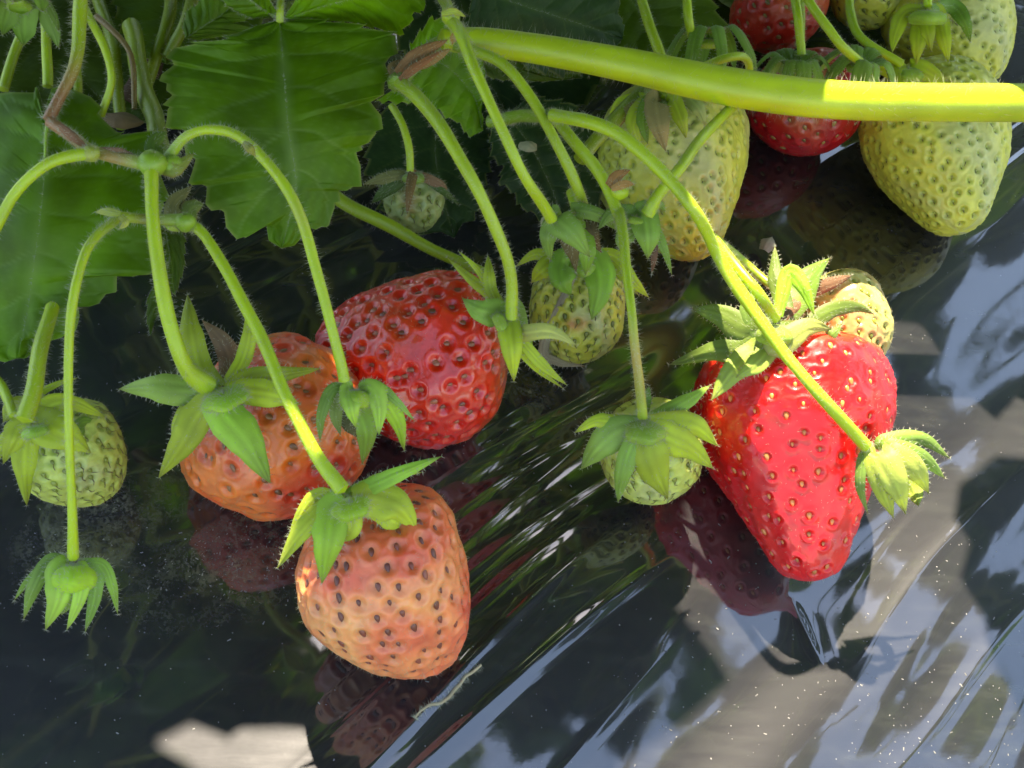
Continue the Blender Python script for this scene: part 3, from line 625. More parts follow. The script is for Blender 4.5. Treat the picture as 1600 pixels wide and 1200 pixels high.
# ------------------------------------------------------------------ ripe and ripening fruit
RED = (.80, .002, .002)
def sep(*a, **k): return (list(a[0]), a[1], k)
strawberry('glossy bright red strawberry in full sun, pointing down, thin yellow stalk crossing its face',
    dict(A=(1232, 528, 2.6), B=(1268, 908, 1.0), Rpx=158, prof=[(0, 0), (.02, .60), (.08, .88), (.2, .99), (.34, 1.0), (.5, .87), (.66, .66), (.82, .46), (.93, .33), (.98, .22), (1, 0)], seeds=260, colf=flat(RED, top=.13, topc=(.75, .16, .05), groove=(.50, .002, .003), groovek=.4, nz=-.4, nzc=(.80, .02, .01)), dimple=.05, ds=.085, rim=.03, seedsize=(.045, .07, .03), seedcol=(.75, .25, .06), seedlift=.015, sid=1, hair=800, lump=.085, bend=(.05, .0)),
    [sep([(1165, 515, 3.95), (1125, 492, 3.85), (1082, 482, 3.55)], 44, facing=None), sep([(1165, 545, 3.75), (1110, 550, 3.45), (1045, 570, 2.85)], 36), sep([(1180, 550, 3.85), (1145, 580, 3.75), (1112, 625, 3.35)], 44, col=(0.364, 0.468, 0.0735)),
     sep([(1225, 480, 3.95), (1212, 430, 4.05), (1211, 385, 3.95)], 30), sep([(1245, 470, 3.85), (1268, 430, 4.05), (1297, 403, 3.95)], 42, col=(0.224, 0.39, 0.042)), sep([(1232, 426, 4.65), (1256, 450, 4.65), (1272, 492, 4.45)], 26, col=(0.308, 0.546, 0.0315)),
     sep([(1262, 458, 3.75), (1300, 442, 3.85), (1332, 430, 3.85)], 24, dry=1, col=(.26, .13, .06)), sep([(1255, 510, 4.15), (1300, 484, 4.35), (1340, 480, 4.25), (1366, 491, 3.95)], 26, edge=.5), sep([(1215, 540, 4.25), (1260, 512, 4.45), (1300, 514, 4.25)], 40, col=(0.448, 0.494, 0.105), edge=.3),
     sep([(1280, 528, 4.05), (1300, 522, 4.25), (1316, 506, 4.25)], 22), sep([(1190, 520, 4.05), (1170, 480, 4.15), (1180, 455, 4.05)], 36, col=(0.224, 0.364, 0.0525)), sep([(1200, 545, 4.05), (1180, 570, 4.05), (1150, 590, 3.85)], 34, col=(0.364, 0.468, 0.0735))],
    dict(domes=[(1212, 508, 4.35, 95, 50, (0, .5, .8), dict(col=(0.308, 0.442, 0.0525), flat=.6))]),
    [([(1115, 372, 4.8), (1150, 420, 5.1), (1190, 462, 5.1), (1212, 498, 4.4)], [18, 17, 17], dict(col=LITE*.9)), ([(1112, 368, 4.4), (1160, 408, 3.8), (1215, 455, 3.8)], [14, 13], dict(col=LITE*.8))], sepcol=(.20, .30, .035))  # default sepal green darkened to put shade on the calyx into its colour

strawberry('deep red glossy strawberry lying on its side with its calyx at the right',
    dict(A=(795, 545, 2.2), B=(492, 548, 1.6), Rpx=137, prof=[(0, 0), (.02, .45), (.08, .74), (.2, .93), (.38, 1.0), (.58, .93), (.75, .74), (.9, .46), (.97, .28), (1, 0)], seeds=240,
         colf=flat((.88, .022, .005), groove=(.34, .003, .004), groovek=.5, rimc=(.62, .06, .02), rimk=.35, nz=.0, nzc=(.80, .06, .010), top=.1, topc=(.60, .18, .04)), dimple=.08, ds=.115, rim=.032, seedcol=(.30, .10, .04), sid=2, hair=600, lump=.05, bend=(-.12, .05)),
    [sep([(775, 468, 3.9), (738, 438, 3.8), (698, 402, 3.6)], 20), sep([(765, 452, 4.0), (745, 420, 4.2), (716, 392, 4.3)], 12), sep([(768, 455, 4.2), (764, 425, 4.4), (762, 398, 4.4)], 20), sep([(780, 490, 4.2), (750, 485, 4.3), (722, 466, 4.1)], 44, col=(0.308, 0.494, 0.063)),
     sep([(795, 505, 4.3), (800, 550, 4.2), (803, 597, 3.6)], 38), sep([(812, 520, 4.2), (860, 518, 4.6), (902, 540, 4.5)], 27, col=(0.6, 0.62, 0.147)), sep([(812, 530, 4.1), (850, 572, 3.8), (886, 602, 3.4)], 20), sep([(808, 540, 4), (838, 575, 3.6), (880, 607, 3.0)], 14), sep([(800, 480, 4), (815, 520, 3.6), (835, 560, 3.0)], 34, col=(0.252, 0.416, 0.042))],  # the pale yellow sepal carries a fleck of sun in its colour
    flesh=M_GLOSS, calyx=dict(domes=[(793, 500, 4.25, 62, 60, (.9, .3, .3), dict(col=(0.336, 0.494, 0.0525), flat=.7))]),
    stalks=[([(625, 128, 6.0), (652, 150, 6.3), (700, 215, 6.6), (745, 295, 6.3), (782, 375, 5.6), (800, 440, 4.9), (797, 498, 4.3)], [22, 22, 20, 18, 19], dict(col=LITE*.9, hair=60))])

strawberry('orange-red strawberry under a wide furry green calyx, left of the deep red berry',
    dict(A=(352, 615, 3.2), B=(530, 735, 0.9), Rpx=150, prof=PROF['round'], seeds=170,
         colf=flat((.90, .20, .015), groove=(.42, .07, .015), groovek=.45, nz=.3, nzc=(.80, .05, .012), rimc=(.78, .27, .10), rimk=.3, top=.1, topc=(.6, .05, .02)), dimple=.06, ds=.12, rim=.03, seedcol=(.24, .10, .03), seedsize=(.048, .08, .03), sid=3, hair=600, lump=.05, bend=(0, -.15)),
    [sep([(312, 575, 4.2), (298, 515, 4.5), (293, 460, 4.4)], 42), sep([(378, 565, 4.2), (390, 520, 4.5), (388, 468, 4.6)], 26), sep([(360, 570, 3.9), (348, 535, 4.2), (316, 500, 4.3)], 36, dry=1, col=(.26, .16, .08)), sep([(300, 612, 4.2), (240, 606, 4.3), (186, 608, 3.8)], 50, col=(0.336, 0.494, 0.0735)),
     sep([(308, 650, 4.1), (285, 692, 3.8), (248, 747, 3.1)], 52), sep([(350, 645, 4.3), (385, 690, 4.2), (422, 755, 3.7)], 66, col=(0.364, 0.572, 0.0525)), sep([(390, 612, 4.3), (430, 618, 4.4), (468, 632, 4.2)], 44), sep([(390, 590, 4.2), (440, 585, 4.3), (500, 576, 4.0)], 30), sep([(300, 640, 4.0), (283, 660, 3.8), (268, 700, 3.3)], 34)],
    dict(domes=[(348, 612, 4.55, 135, 90, (-.2, .35, .9), dict(col=(0.364, 0.546, 0.042), hair=700, flat=.35, hl=.12))]),
    [([(236, 252, 6.3), (238, 330, 6.2), (250, 430, 5.8), (270, 520, 5.3), (292, 575, 4.8), (325, 605, 4.3)], [22, 21, 23, 24, 26, 34], dict(col=LITE, hair=70))])

strawberry('pale peach strawberry with dark pips, nearest the front of the picture',
    dict(A=(576, 782, 3.6), B=(678, 1042, 1.2), Rpx=133, prof=[(0, 0), (.03, .5), (.1, .78), (.25, .98), (.42, 1), (.6, .92), (.78, .72), (.9, .48), (.97, .3), (1, 0)], seeds=200,
         colf=flat((.95, .38, .12), groove=(.62, .20, .05), groovek=.45, top=.30, topc=(.82, .10, .03), spots=[(.20, 2.2, .12, .9, (.80, .05, .03), .7), (.2, .9, .10, .5, (.80, .06, .04), .6), (.68, 2.75, .28, .7, (.82, .09, .03), .95), (.97, 1.5, .22, 3, (.75, .13, .04), .8)], nz=-.25, nzc=(.74, .16, .06)), dimple=.055, ds=.12, rim=.03, seedcol=(.20, .045, .02), seedsize=(.05, .088, .03), sid=4, hair=900, lump=.06, bend=(.17, .0)),
    [sep([(560, 770, 4.55), (620, 742, 4.85), (690, 713, 4.85)], 30, col=(0.364, 0.598, 0.0525)), sep([(585, 780, 4.55), (625, 795, 4.45), (650, 828, 4.05)], 60), sep([(545, 800, 4.55), (545, 828, 4.35), (528, 848, 4.05)], 44), sep([(520, 800, 4.55), (512, 850, 4.35), (503, 912, 3.65)], 58, col=(0.378, 0.598, 0.042)),
     sep([(515, 790, 4.55), (470, 832, 4.35), (433, 888, 3.75)], 36), sep([(500, 772, 4.55), (472, 800, 4.35), (445, 868, 3.75)], 22), sep([(570, 760, 4.55), (600, 745, 4.75), (660, 738, 4.55)], 18), sep([(600, 800, 4.35), (615, 815, 4.25), (640, 822, 3.95)], 40)],
    dict(domes=[(545, 782, 4.85, 112, 90, (-.2, .45, .85), dict(col=(0.392, 0.598, 0.0315), hair=420, flat=.5, hl=.10))]),
    [([(290, 345, 5.6), (320, 368, 5.6), (352, 420, 5.6), (388, 485, 5.5), (420, 555, 5.4), (455, 635, 5.3), (490, 705, 5.1), (535, 765, 4.9)], [17, 17, 19, 20, 20, 21, 26], dict(col=LITE, hair=60))])

# unripe fruit
GRN = (.54, .62, .11); GRN2 = (.60, .62, .07)
gk = dict(groove=(.24, .33, .05), groovek=.55, nz=-.3, nzc=(.5, .52, .2))
UNR = dict(dimple=.045, ds=.085, rim=.02, seedcol=(.22, .26, .03), seedsize=(.045, .065, .028), seedlift=.012, styles=.11)
strawberry('green strawberry at the left edge beside the thin drooping stalk, with a broad ragged calyx',
    dict(UNR, A=(62, 655, 2.4), B=(172, 772, .95), Rpx=84, prof=PROF['egg'], seeds=170, colf=flat(GRN, **gk), sid=5, hair=700, res=(130, 170), bend=(0, 0)),
    [sep([(55, 660, 3.2), (100, 680, 3.3), (142, 707, 2.9)], 62), sep([(60, 645, 3.2), (105, 628, 3.2), (165, 652, 2.7)], 34), sep([(40, 690, 3.0), (38, 735, 2.7), (42, 790, 2.0)], 40), sep([(30, 670, 3.2), (20, 690, 3.1), (5, 725, 2.7)], 40), sep([(60, 620, 3.0), (85, 602, 3.1), (122, 590, 3)], 12), sep([(20, 680, 3), (0, 700, 2.8), (-8, 730, 2.4)], 26), sep([(40, 640, 3.1), (20, 640, 3), (5, 660, 2.8)], 40), sep([(110, 680, 3.0), (130, 660, 2.8), (155, 662, 2.5)], 24, col=(0.196, 0.338, 0.0315))],
    dict(domes=[(52, 665, 3.4, 75, 60, (-.2, .6, .8), dict(col=(0.336, 0.52, 0.0525), flat=.5))]),
    [([(82, 480, 3.2), (66, 540, 3.6), (52, 600, 3.7), (38, 655, 3.6)], [22, 24, 26, 28], dict(col=LITE*.85, hair=60)), ([(-20, 575, 3), (5, 612, 3.2), (22, 648, 3.3)], [16, 16], dict(col=LITE*.85))], flesh=M_GREEN)
strawberry('small green strawberry with a rusty fleck under two crowded calyxes, centre of the picture',
    dict(UNR, A=(905, 408, 2.1), B=(900, 568, .9), Rpx=75, prof=PROF['round'], seeds=170, colf=flat(GRN2, spots=[(.62, 1.55, .06, .25, (.55, .18, .03), .9)], **gk), sid=6, hair=500, res=(130, 170)),
    [sep([(865, 402, 3.2), (835, 398, 3.2), (806, 416, 2.9)], 20), sep([(870, 408, 3.2), (845, 425, 3.1), (830, 442, 2.7)], 34), sep([(880, 410, 3.4), (880, 440, 3.4), (892, 462, 3.1)], 44, col=(0.28, 0.494, 0.042)), sep([(930, 410, 3.3), (938, 450, 3.2), (924, 500, 2.7)], 50, col=(0.336, 0.546, 0.0525)), sep([(960, 400, 3.1), (990, 440, 2.9), (1014, 465, 2.6)], 22), sep([(955, 410, 3), (975, 430, 2.9), (998, 462, 2.4)], 24), sep([(850, 540, 1.5), (870, 565, 1.1), (915, 572, .9)], 16, dry=1, col=(.38, .34, .2))],
    dict(domes=[(908, 402, 3.25, 110, 60, (0, .4, .9))]), [([(892, 300, 3.8), (902, 340, 3.9), (908, 398, 3.3)], [15, 15])], flesh=M_GREEN)
strawberry('green strawberry wearing a cap-like fuzzy calyx, touching the left side of the bright red berry',
    dict(UNR, A=(1008, 648, 2.9), B=(1024, 766, 1.0), Rpx=80, prof=PROF['round'], seeds=160, colf=flat(GRN, **gk), sid=7, hair=500, res=(120, 160)),
    [sep([(960, 660, 3.9), (930, 658, 3.9), (898, 676, 3.6)], 24), sep([(965, 675, 3.9), (935, 700, 3.6), (908, 733, 3.0)], 52, col=(0.308, 0.468, 0.0735)), sep([(985, 700, 3.9), (972, 745, 3.5), (965, 785, 2.8)], 32, col=(0.308, 0.494, 0.063)), sep([(1012, 700, 4), (1025, 740, 3.6), (1044, 780, 2.9)], 60), sep([(1045, 685, 4), (1080, 702, 3.7), (1114, 732, 3.1)], 50), sep([(1050, 665, 4), (1088, 668, 3.9), (1122, 697, 3.4)], 46, edge=.3), sep([(1035, 648, 3.9), (1075, 626, 4.1), (1110, 602, 4.1)], 28, col=(0.308, 0.494, 0.0525)), sep([(1005, 640, 3.7), (1010, 620, 3.9), (1014, 603, 3.9)], 20, col=(0.224, 0.39, 0.042))],
    dict(domes=[(1008, 662, 4.25, 118, 80, (0, .45, .9), dict(hair=500, flat=.5, hl=.10))]),
    [([(968, 330, 5.2), (975, 380, 5.6), (986, 480, 5.6), (996, 570, 5.0), (1005, 652, 4.15)], [17, 16, 14, 15, 17], dict(col=[(0, LITE*.9), (.5, LITE*.9), (.72, (.40, .30, .06)), (.9, (.32, .36, .05)), (1, LITE*.9)], hair=60))], flesh=M_GREEN)
strawberry('large pale green strawberry under the thick petiole, withered sepals at its top',
    dict(UNR, ds=.08, dimple=.06, rim=.03, seedlift=0, seedsize=(.032, .045, .02), seedcol=(.40, .44, .07), A=(1060, 140, 2.2), B=(1084, 404, 1.1), Rpx=122, prof=[(0, 0), (.02, .5), (.1, .8), (.25, .98), (.45, 1), (.62, .86), (.8, .62), (.93, .36), (1, 0)], seeds=420, colf=flat(GRN2, groove=(.24, .26, .03), groovek=.5, nz=-.3, nzc=(.5, .52, .2), spots=[(.24, 1.5, .13, .75, (.26, .25, .04), 1.0)]), sid=8, hair=500, res=(150, 200), bend=(.22, 0)),
    [sep([(1000, 165, 3.8), (975, 180, 3.7), (955, 215, 3.2)], 20, dry=1, col=(.28, .24, .07)), sep([(1005, 165, 3.9), (990, 195, 3.8), (1000, 228, 3.5)], 30), sep([(1025, 160, 4.1), (1030, 195, 4.1), (1040, 236, 3.7)], 40, dry=1, col=(.38, .30, .10)), sep([(1050, 155, 4.1), (1065, 188, 4), (1072, 216, 3.7)], 26), sep([(1072, 152, 4), (1092, 170, 4), (1102, 196, 3.7)], 26, col=(0.364, 0.442, 0.126)), sep([(985, 158, 3.6), (965, 170, 3.4), (950, 192, 3)], 26), sep([(1015, 160, 4.0), (1005, 190, 3.9), (1012, 225, 3.6)], 26, col=(0.224, 0.39, 0.0315))],
    dict(domes=[(1035, 155, 3.9, 110, 60, (0, .4, .9), dict(col=(0.224, 0.364, 0.0315)))]), [([(1000, -10, 4.4), (1018, 45, 4.4), (1035, 100, 4.2), (1040, 152, 3.9)], [15, 17, 17], dict(col=LITE*.85))], flesh=M_GREEN)
strawberry('conical pale green strawberry at the right, hanging just below the yellow end of the petiole',
    dict(UNR, ds=.08, dimple=.06, rim=.03, seedlift=0, seedsize=(.032, .045, .02), seedcol=(.40, .44, .07), A=(1440, 112, 2.2), B=(1500, 362, 1.15), Rpx=111, prof=[(0, 0), (.02, .5), (.1, .8), (.25, .98), (.42, 1), (.6, .88), (.8, .62), (.93, .42), (.98, .28), (1, 0)], seeds=400, colf=flat((.62, .62, .07), **gk), sid=9, hair=400, res=(150, 200), bend=(.02, 0)),
    [sep([(1400, 110, 3.6), (1370, 105, 3.4), (1345, 125, 3)], 26), sep([(1430, 105, 3.8), (1460, 120, 3.8), (1480, 150, 3.5)], 30), sep([(1410, 110, 3.8), (1405, 130, 3.7), (1400, 160, 3.4)], 30)],
    dict(domes=[(1420, 105, 3.8, 90, 60, (0, .4, .9))]), [([(1330, -20, 3.9), (1330, 20, 4.0), (1345, 60, 4), (1410, 100, 3.9)], [14, 14])], flesh=M_GREEN)
strawberry('pale green strawberry in the top right corner behind a hanging calyx',
    dict(UNR, ds=.08, dimple=.06, rim=.03, seedlift=0, seedsize=(.032, .045, .02), seedcol=(.40, .44, .07), A=(1450, -40, 2.4), B=(1535, 140, 1.2), Rpx=98, prof=PROF['egg'], seeds=330, colf=flat((.62, .62, .07), **gk), sid=10, hair=300, res=(110, 150)),
    [sep([(1440, 25, 4.5), (1435, 65, 4.3), (1432, 100, 3.9)], 30), sep([(1465, 20, 4.5), (1475, 60, 4.3), (1482, 98, 3.9)], 26), sep([(1488, 10, 4.5), (1508, 35, 4.4), (1516, 66, 4)], 24, col=(0.224, 0.416, 0.042)), sep([(1415, 20, 4.5), (1400, 50, 4.3), (1394, 82, 4)], 24), sep([(1445, 20, 4.6), (1450, 50, 4.5), (1455, 80, 4.2)], 26)],
    dict(domes=[(1450, 14, 4.8, 105, 60, (0, .5, .8))]), [([(1440, -60, 5), (1448, -20, 5), (1450, 10, 4.8)], [14, 14])], flesh=M_GREEN)
strawberry('yellowish green strawberry peeping out behind the red berry, lit by the sun',
    dict(UNR, A=(1300, 425, 1.7), B=(1350, 580, .9), Rpx=66, prof=PROF['round'], seeds=120, colf=flat((.58, .52, .14), groove=(.42, .36, .05), groovek=.5, nz=.1, nzc=(.62, .38, .14)), sid=11, hair=400, res=(110, 150)),
    [sep([(1290, 440, 2.9), (1265, 450, 3), (1240, 470, 2.8)], 28)], dict(domes=[(1290, 440, 2.6, 50, 40, (0, .4, .9))]), [], flesh=M_GREEN)
strawberry('tiny round green strawberry alone on its thin stalk, seen past the broad leaf',
    dict(UNR, A=(645, 270, 2.3), B=(648, 362, 1.2), Rpx=47, prof=PROF['round'], seeds=60, colf=flat((.40, .46, .14), spots=[(.3, 1.4, .35, .3, (.30, .12, .03), .8)], **gk), sid=12, hair=200, res=(90, 120), dimple=.05, ds=.10),
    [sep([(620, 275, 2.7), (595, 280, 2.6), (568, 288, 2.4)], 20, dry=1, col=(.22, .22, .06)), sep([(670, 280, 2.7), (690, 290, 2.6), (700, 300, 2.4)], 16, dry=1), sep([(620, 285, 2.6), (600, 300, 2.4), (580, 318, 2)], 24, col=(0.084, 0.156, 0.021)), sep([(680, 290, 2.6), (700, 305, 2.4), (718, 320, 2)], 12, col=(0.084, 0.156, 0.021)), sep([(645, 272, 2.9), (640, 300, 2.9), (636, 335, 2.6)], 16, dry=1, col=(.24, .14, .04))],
    dict(domes=[(646, 270, 2.8, 66, 40, (0, .4, .9), dict(col=(0.28, 0.416, 0.0525)))]), [([(612, 165, 3.4), (630, 195, 3.4), (640, 230, 3.2), (641, 268, 2.8)], [12, 12])], flesh=M_GREEN)
strawberry('dark red strawberry mostly hidden behind the petiole, wedged between two pale berries',
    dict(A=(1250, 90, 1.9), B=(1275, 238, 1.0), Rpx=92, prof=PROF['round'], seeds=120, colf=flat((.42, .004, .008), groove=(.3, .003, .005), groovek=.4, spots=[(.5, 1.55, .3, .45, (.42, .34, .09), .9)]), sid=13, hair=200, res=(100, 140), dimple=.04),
    [], dict(domes=[(1245, 92, 2.8, 110, 60, (0, .4, .9))]), [([(1250, -20, 3.2), (1253, 20, 3.2), (1250, 70, 2.9)], [13, 13])])
strawberry('red strawberry at the top edge behind furry calyxes',
    dict(A=(1180, -40, 2.0), B=(1262, 62, 1.2), Rpx=80, prof=PROF['round'], seeds=120, colf=flat((.60, .03, .012), groove=(.4, .01, .005), groovek=.4, nz=0, nzc=(.6, .10, .03)), sid=14, hair=200, res=(100, 140)),
    [], dict(domes=[(1180, -30, 3.2, 80, 60, (0, .4, .9))]), [])
strawberry('yellow-green strawberry cut by the top edge beside the hanging calyx',
    dict(UNR, A=(1340, -70, 2.4), B=(1375, 42, 1.5), Rpx=62, prof=PROF['round'], seeds=110, colf=flat((.62, .62, .07), **gk), sid=15, hair=200, res=(90, 120)),
    [], dict(domes=[(1340, -65, 3.2, 60, 60, (0, .4, .9))]), [], flesh=M_GREEN)

# ------------------------------------------------------------------ spent calyxes that never set fruit
def spent(label, h0, domes, sepals, stalks, group='small spent calyxes without fruit'):
    t = thing('spent_calyx', P(*h0), label, 'calyx', group); mb = MB()
    for d in domes: dome(mb, *d[:5], d[5], **(d[6] if len(d) > 6 else {}))
    co = mb.build('receptacle', [M_SEPAL, M_HAIR], t)
    cs = [(d[0], d[1], d[2]) for d in domes]
    for s in sepals:
        s = (inward(s[0], cs), s[1], s[2]); kw = dict(s[2]); mt = M_SEPAL
        if kw.pop('dry', 0): mt = M_DRY; kw.setdefault('col', (.20, .12, .05))
        kw.setdefault('col', tuple(np.array([.26, .42, .06])*random.uniform(.85, 1.12))); mb = MB(); sepal(mb, s[0], s[1], **kw); mb.build('sepal', [mt, M_HAIR], t)
    for s in stalks:
        mb = MB(); tube(mb, s[0], s[1], **(s[2] if len(s) > 2 else {})); mb.build('stalk', [M_STEM, M_HAIR], t)
    return t
spent('drooping bell-shaped green calyx on a long thin stalk at the lower left', (115, 880, 2.6), [(115, 880, 3.1, 112, 60, (0, .75, .65), dict(col=(0.392, 0.598, 0.0315), flat=.75, hair=420))],
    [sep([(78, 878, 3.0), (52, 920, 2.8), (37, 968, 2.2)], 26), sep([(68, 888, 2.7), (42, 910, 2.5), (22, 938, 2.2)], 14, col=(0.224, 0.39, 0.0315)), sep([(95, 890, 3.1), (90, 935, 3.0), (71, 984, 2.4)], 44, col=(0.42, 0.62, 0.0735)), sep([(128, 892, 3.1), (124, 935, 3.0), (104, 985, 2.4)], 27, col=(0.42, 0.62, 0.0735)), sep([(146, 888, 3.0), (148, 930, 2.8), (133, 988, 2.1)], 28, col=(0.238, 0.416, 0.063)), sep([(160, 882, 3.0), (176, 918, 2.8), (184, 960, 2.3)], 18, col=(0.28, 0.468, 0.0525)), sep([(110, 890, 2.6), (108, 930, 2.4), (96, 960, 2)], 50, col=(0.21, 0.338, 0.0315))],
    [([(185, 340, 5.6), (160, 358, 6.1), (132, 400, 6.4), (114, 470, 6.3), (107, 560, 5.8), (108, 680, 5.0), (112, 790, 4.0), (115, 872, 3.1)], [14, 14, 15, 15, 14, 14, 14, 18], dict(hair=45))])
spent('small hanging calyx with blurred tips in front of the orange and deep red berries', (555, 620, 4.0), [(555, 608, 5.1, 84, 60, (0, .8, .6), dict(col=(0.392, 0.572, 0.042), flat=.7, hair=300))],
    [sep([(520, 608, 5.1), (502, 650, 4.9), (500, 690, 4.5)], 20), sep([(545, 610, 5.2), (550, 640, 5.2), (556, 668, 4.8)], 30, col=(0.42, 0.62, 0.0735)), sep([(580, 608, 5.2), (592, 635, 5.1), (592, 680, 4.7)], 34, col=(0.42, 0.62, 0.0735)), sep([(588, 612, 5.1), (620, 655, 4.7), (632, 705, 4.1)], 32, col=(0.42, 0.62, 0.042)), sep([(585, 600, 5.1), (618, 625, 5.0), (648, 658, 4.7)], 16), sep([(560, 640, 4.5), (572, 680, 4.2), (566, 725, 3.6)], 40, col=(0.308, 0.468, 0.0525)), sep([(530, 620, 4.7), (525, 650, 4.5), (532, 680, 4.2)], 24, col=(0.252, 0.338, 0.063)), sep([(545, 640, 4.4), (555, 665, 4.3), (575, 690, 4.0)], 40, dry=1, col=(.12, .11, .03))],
    [([(262, 248, 6.2), (290, 215, 6.6), (330, 202, 6.8), (375, 215, 6.9), (425, 262, 6.9), (468, 335, 6.7), (498, 425, 6.3), (520, 520, 5.8), (537, 596, 5.2)], [18, 15, 15, 16, 17, 18, 17, 16, 18], dict(hair=55, col=[(0, MIDG), (.2, LITE), (.58, LITE), (.63, (.42, .48, .05)), (.68, LITE), (1, LITE)]))])
spent('sunlit yellow-green calyx on a thin stalk lying against the bright red berry', (1395, 730, 3.2), [(1372, 708, 3.6, 78, 60, (-.75, .5, .4), dict(col=(0.532, 0.598, 0.0735), flat=.8, hair=300))],
    [sep([(1385, 690, 3.7), (1440, 686, 3.7), (1484, 716, 3.3)], 28), sep([(1392, 700, 3.8), (1440, 715, 3.7), (1477, 748, 3.2)], 32), sep([(1395, 712, 3.8), (1430, 735, 3.7), (1452, 772, 3.1)], 46, col=(0.532, 0.598, 0.105)), sep([(1380, 715, 3.8), (1402, 760, 3.6), (1415, 803, 2.9)], 46, col=(0.532, 0.598, 0.105)), sep([(1365, 715, 3.7), (1380, 765, 3.4), (1396, 810, 2.7)], 38, col=(0.476, 0.572, 0.0735)), sep([(1350, 712, 3.6), (1344, 760, 3.3), (1356, 803, 2.6)], 18), sep([(1400, 730, 3.2), (1425, 760, 3.0), (1435, 790, 3)], 40, col=(0.364, 0.468, 0.063))],
    [([(862, 180, 6.2), (915, 188, 6.6), (975, 218, 6.7), (1035, 268, 6.6), (1085, 330, 6.3), (1120, 395, 5.4), (1160, 460, 5.1), (1215, 540, 4.9), (1285, 622, 4.7), (1352, 696, 3.7)], [20, 22, 22, 20, 20, 20, 21, 19, 19, 20], dict(hair=50))])
spent('folded calyx with brown gaps on two converging stalks above the small green berry', (885, 345, 4.6), [(878, 345, 5.0, 62, 50, (0, .7, .7), dict(hair=160)), (915, 335, 4.6, 50, 40, (0, .7, .7), dict(hair=100))],
    [sep([(868, 342, 5.2), (895, 365, 5.2), (922, 402, 4.8)], 46), sep([(900, 328, 5.0), (940, 338, 5.0), (978, 366, 4.6)], 26), sep([(865, 350, 4.9), (856, 375, 4.7), (860, 408, 4.2)], 32), sep([(915, 340, 4.7), (925, 370, 4.6), (940, 395, 4.2)], 28, dry=1, col=(.12, .09, .03)), sep([(885, 370, 4.7), (895, 395, 4.5), (900, 425, 4)], 26, dry=1, col=(.13, .10, .03)), sep([(900, 360, 4.6), (915, 395, 4.5), (915, 430, 4)], 40, col=(0.28, 0.468, 0.042)), sep([(870, 345, 4.6), (850, 345, 4.6), (852, 362, 4.5)], 14, col=(.55, .52, .3))],
    [([(700, 28, 6.6), (722, 60, 7.0), (748, 120, 7.1), (785, 205, 6.8), (822, 280, 6.2), (862, 342, 5.2)], [20, 20, 18, 17, 17, 20], dict(hair=55)), ([(735, 78, 6.0), (785, 100, 6.2), (828, 150, 6.1), (870, 225, 5.8), (900, 285, 5.3), (915, 330, 4.7)], [18, 17, 17, 17, 17, 16], dict(hair=55, col=LITE*.9))])
spent('spiky calyx joined by a diagonal stalk beside the withered brown bract', (1000, 335, 4.8), [(995, 338, 5.2, 60, 50, (.2, .7, .7), dict(hair=160))],
    [sep([(1005, 335, 5.3), (1012, 370, 5.2), (1012, 405, 4.7)], 46), sep([(985, 332, 5.2), (955, 335, 5.1), (935, 358, 4.9)], 26), sep([(1022, 355, 5.0), (1038, 390, 4.8), (1050, 430, 4.3)], 16), sep([(1018, 365, 4.9), (1022, 400, 4.7), (1018, 428, 4.3)], 14, dry=1, col=(.16, .08, .04)), sep([(990, 345, 5.1), (975, 375, 5.0), (978, 400, 4.6)], 34), sep([(1015, 330, 5.1), (1030, 320, 5.1), (1040, 330, 5)], 18)],
    [([(1150, 160, 4.9), (1095, 218, 5.6), (1055, 270, 5.8), (1028, 308, 5.6), (1010, 335, 5.3)], [16, 17, 18, 18, 24], dict(hair=45))])
for lab, x, y, h, n, l, w, ax in (('furry calyx resting on the petiole, left of the fine bristly stalk tips', 1245, 100, 3.9, 9, 75, 26, (0, .4, .9)), ('furry calyx at the top right whose stalk slants down from the upper left', 1345, 100, 4.1, 9, 80, 26, (.2, .3, .9)),
                      ('tangled green calyx at the top centre between the thin stalks', 1105, 60, 3.8, 9, 85, 26, (0, .6, .8)), ('calyx with dark specks in the top left corner', 30, 0, 5.2, 9, 72, 44, (0, .9, .4))):
    t = thing('spent_calyx', P(x, y, h), lab, 'calyx', 'small spent calyxes without fruit')
    mb = MB(); dome(mb, x, y, h+.15, 70, 50, ax, hair=300); co = mb.build('receptacle', [M_SEPAL, M_HAIR], t)
    for s in radial(x, y, h, n, l, w, axisd=ax): mb = MB(); kw = dict(s[2]); kw['col'] = tuple(np.array([.24, .40, .05])*random.uniform(.8, 1.15)); sepal(mb, s[0], s[1], **kw); mb.build('sepal', [M_SEPAL, M_HAIR], t)
    st = {1245: [(1238, -20, 4.6), (1248, 30, 4.6), (1252, 85, 4.1)], 1345: [(1250, -20, 5), (1285, 30, 5), (1315, 72, 4.8), (1345, 98, 4.4)], 1105: [(1072, -20, 4.6), (1075, 25, 4.5), (1082, 60, 4.1)], 30: [(20, -90, 6), (28, -40, 5.8), (30, -5, 5.4)]}[x]
    mb = MB(); tube(mb, st, [15, 14]); mb.build('stalk', [M_STEM, M_HAIR], t)

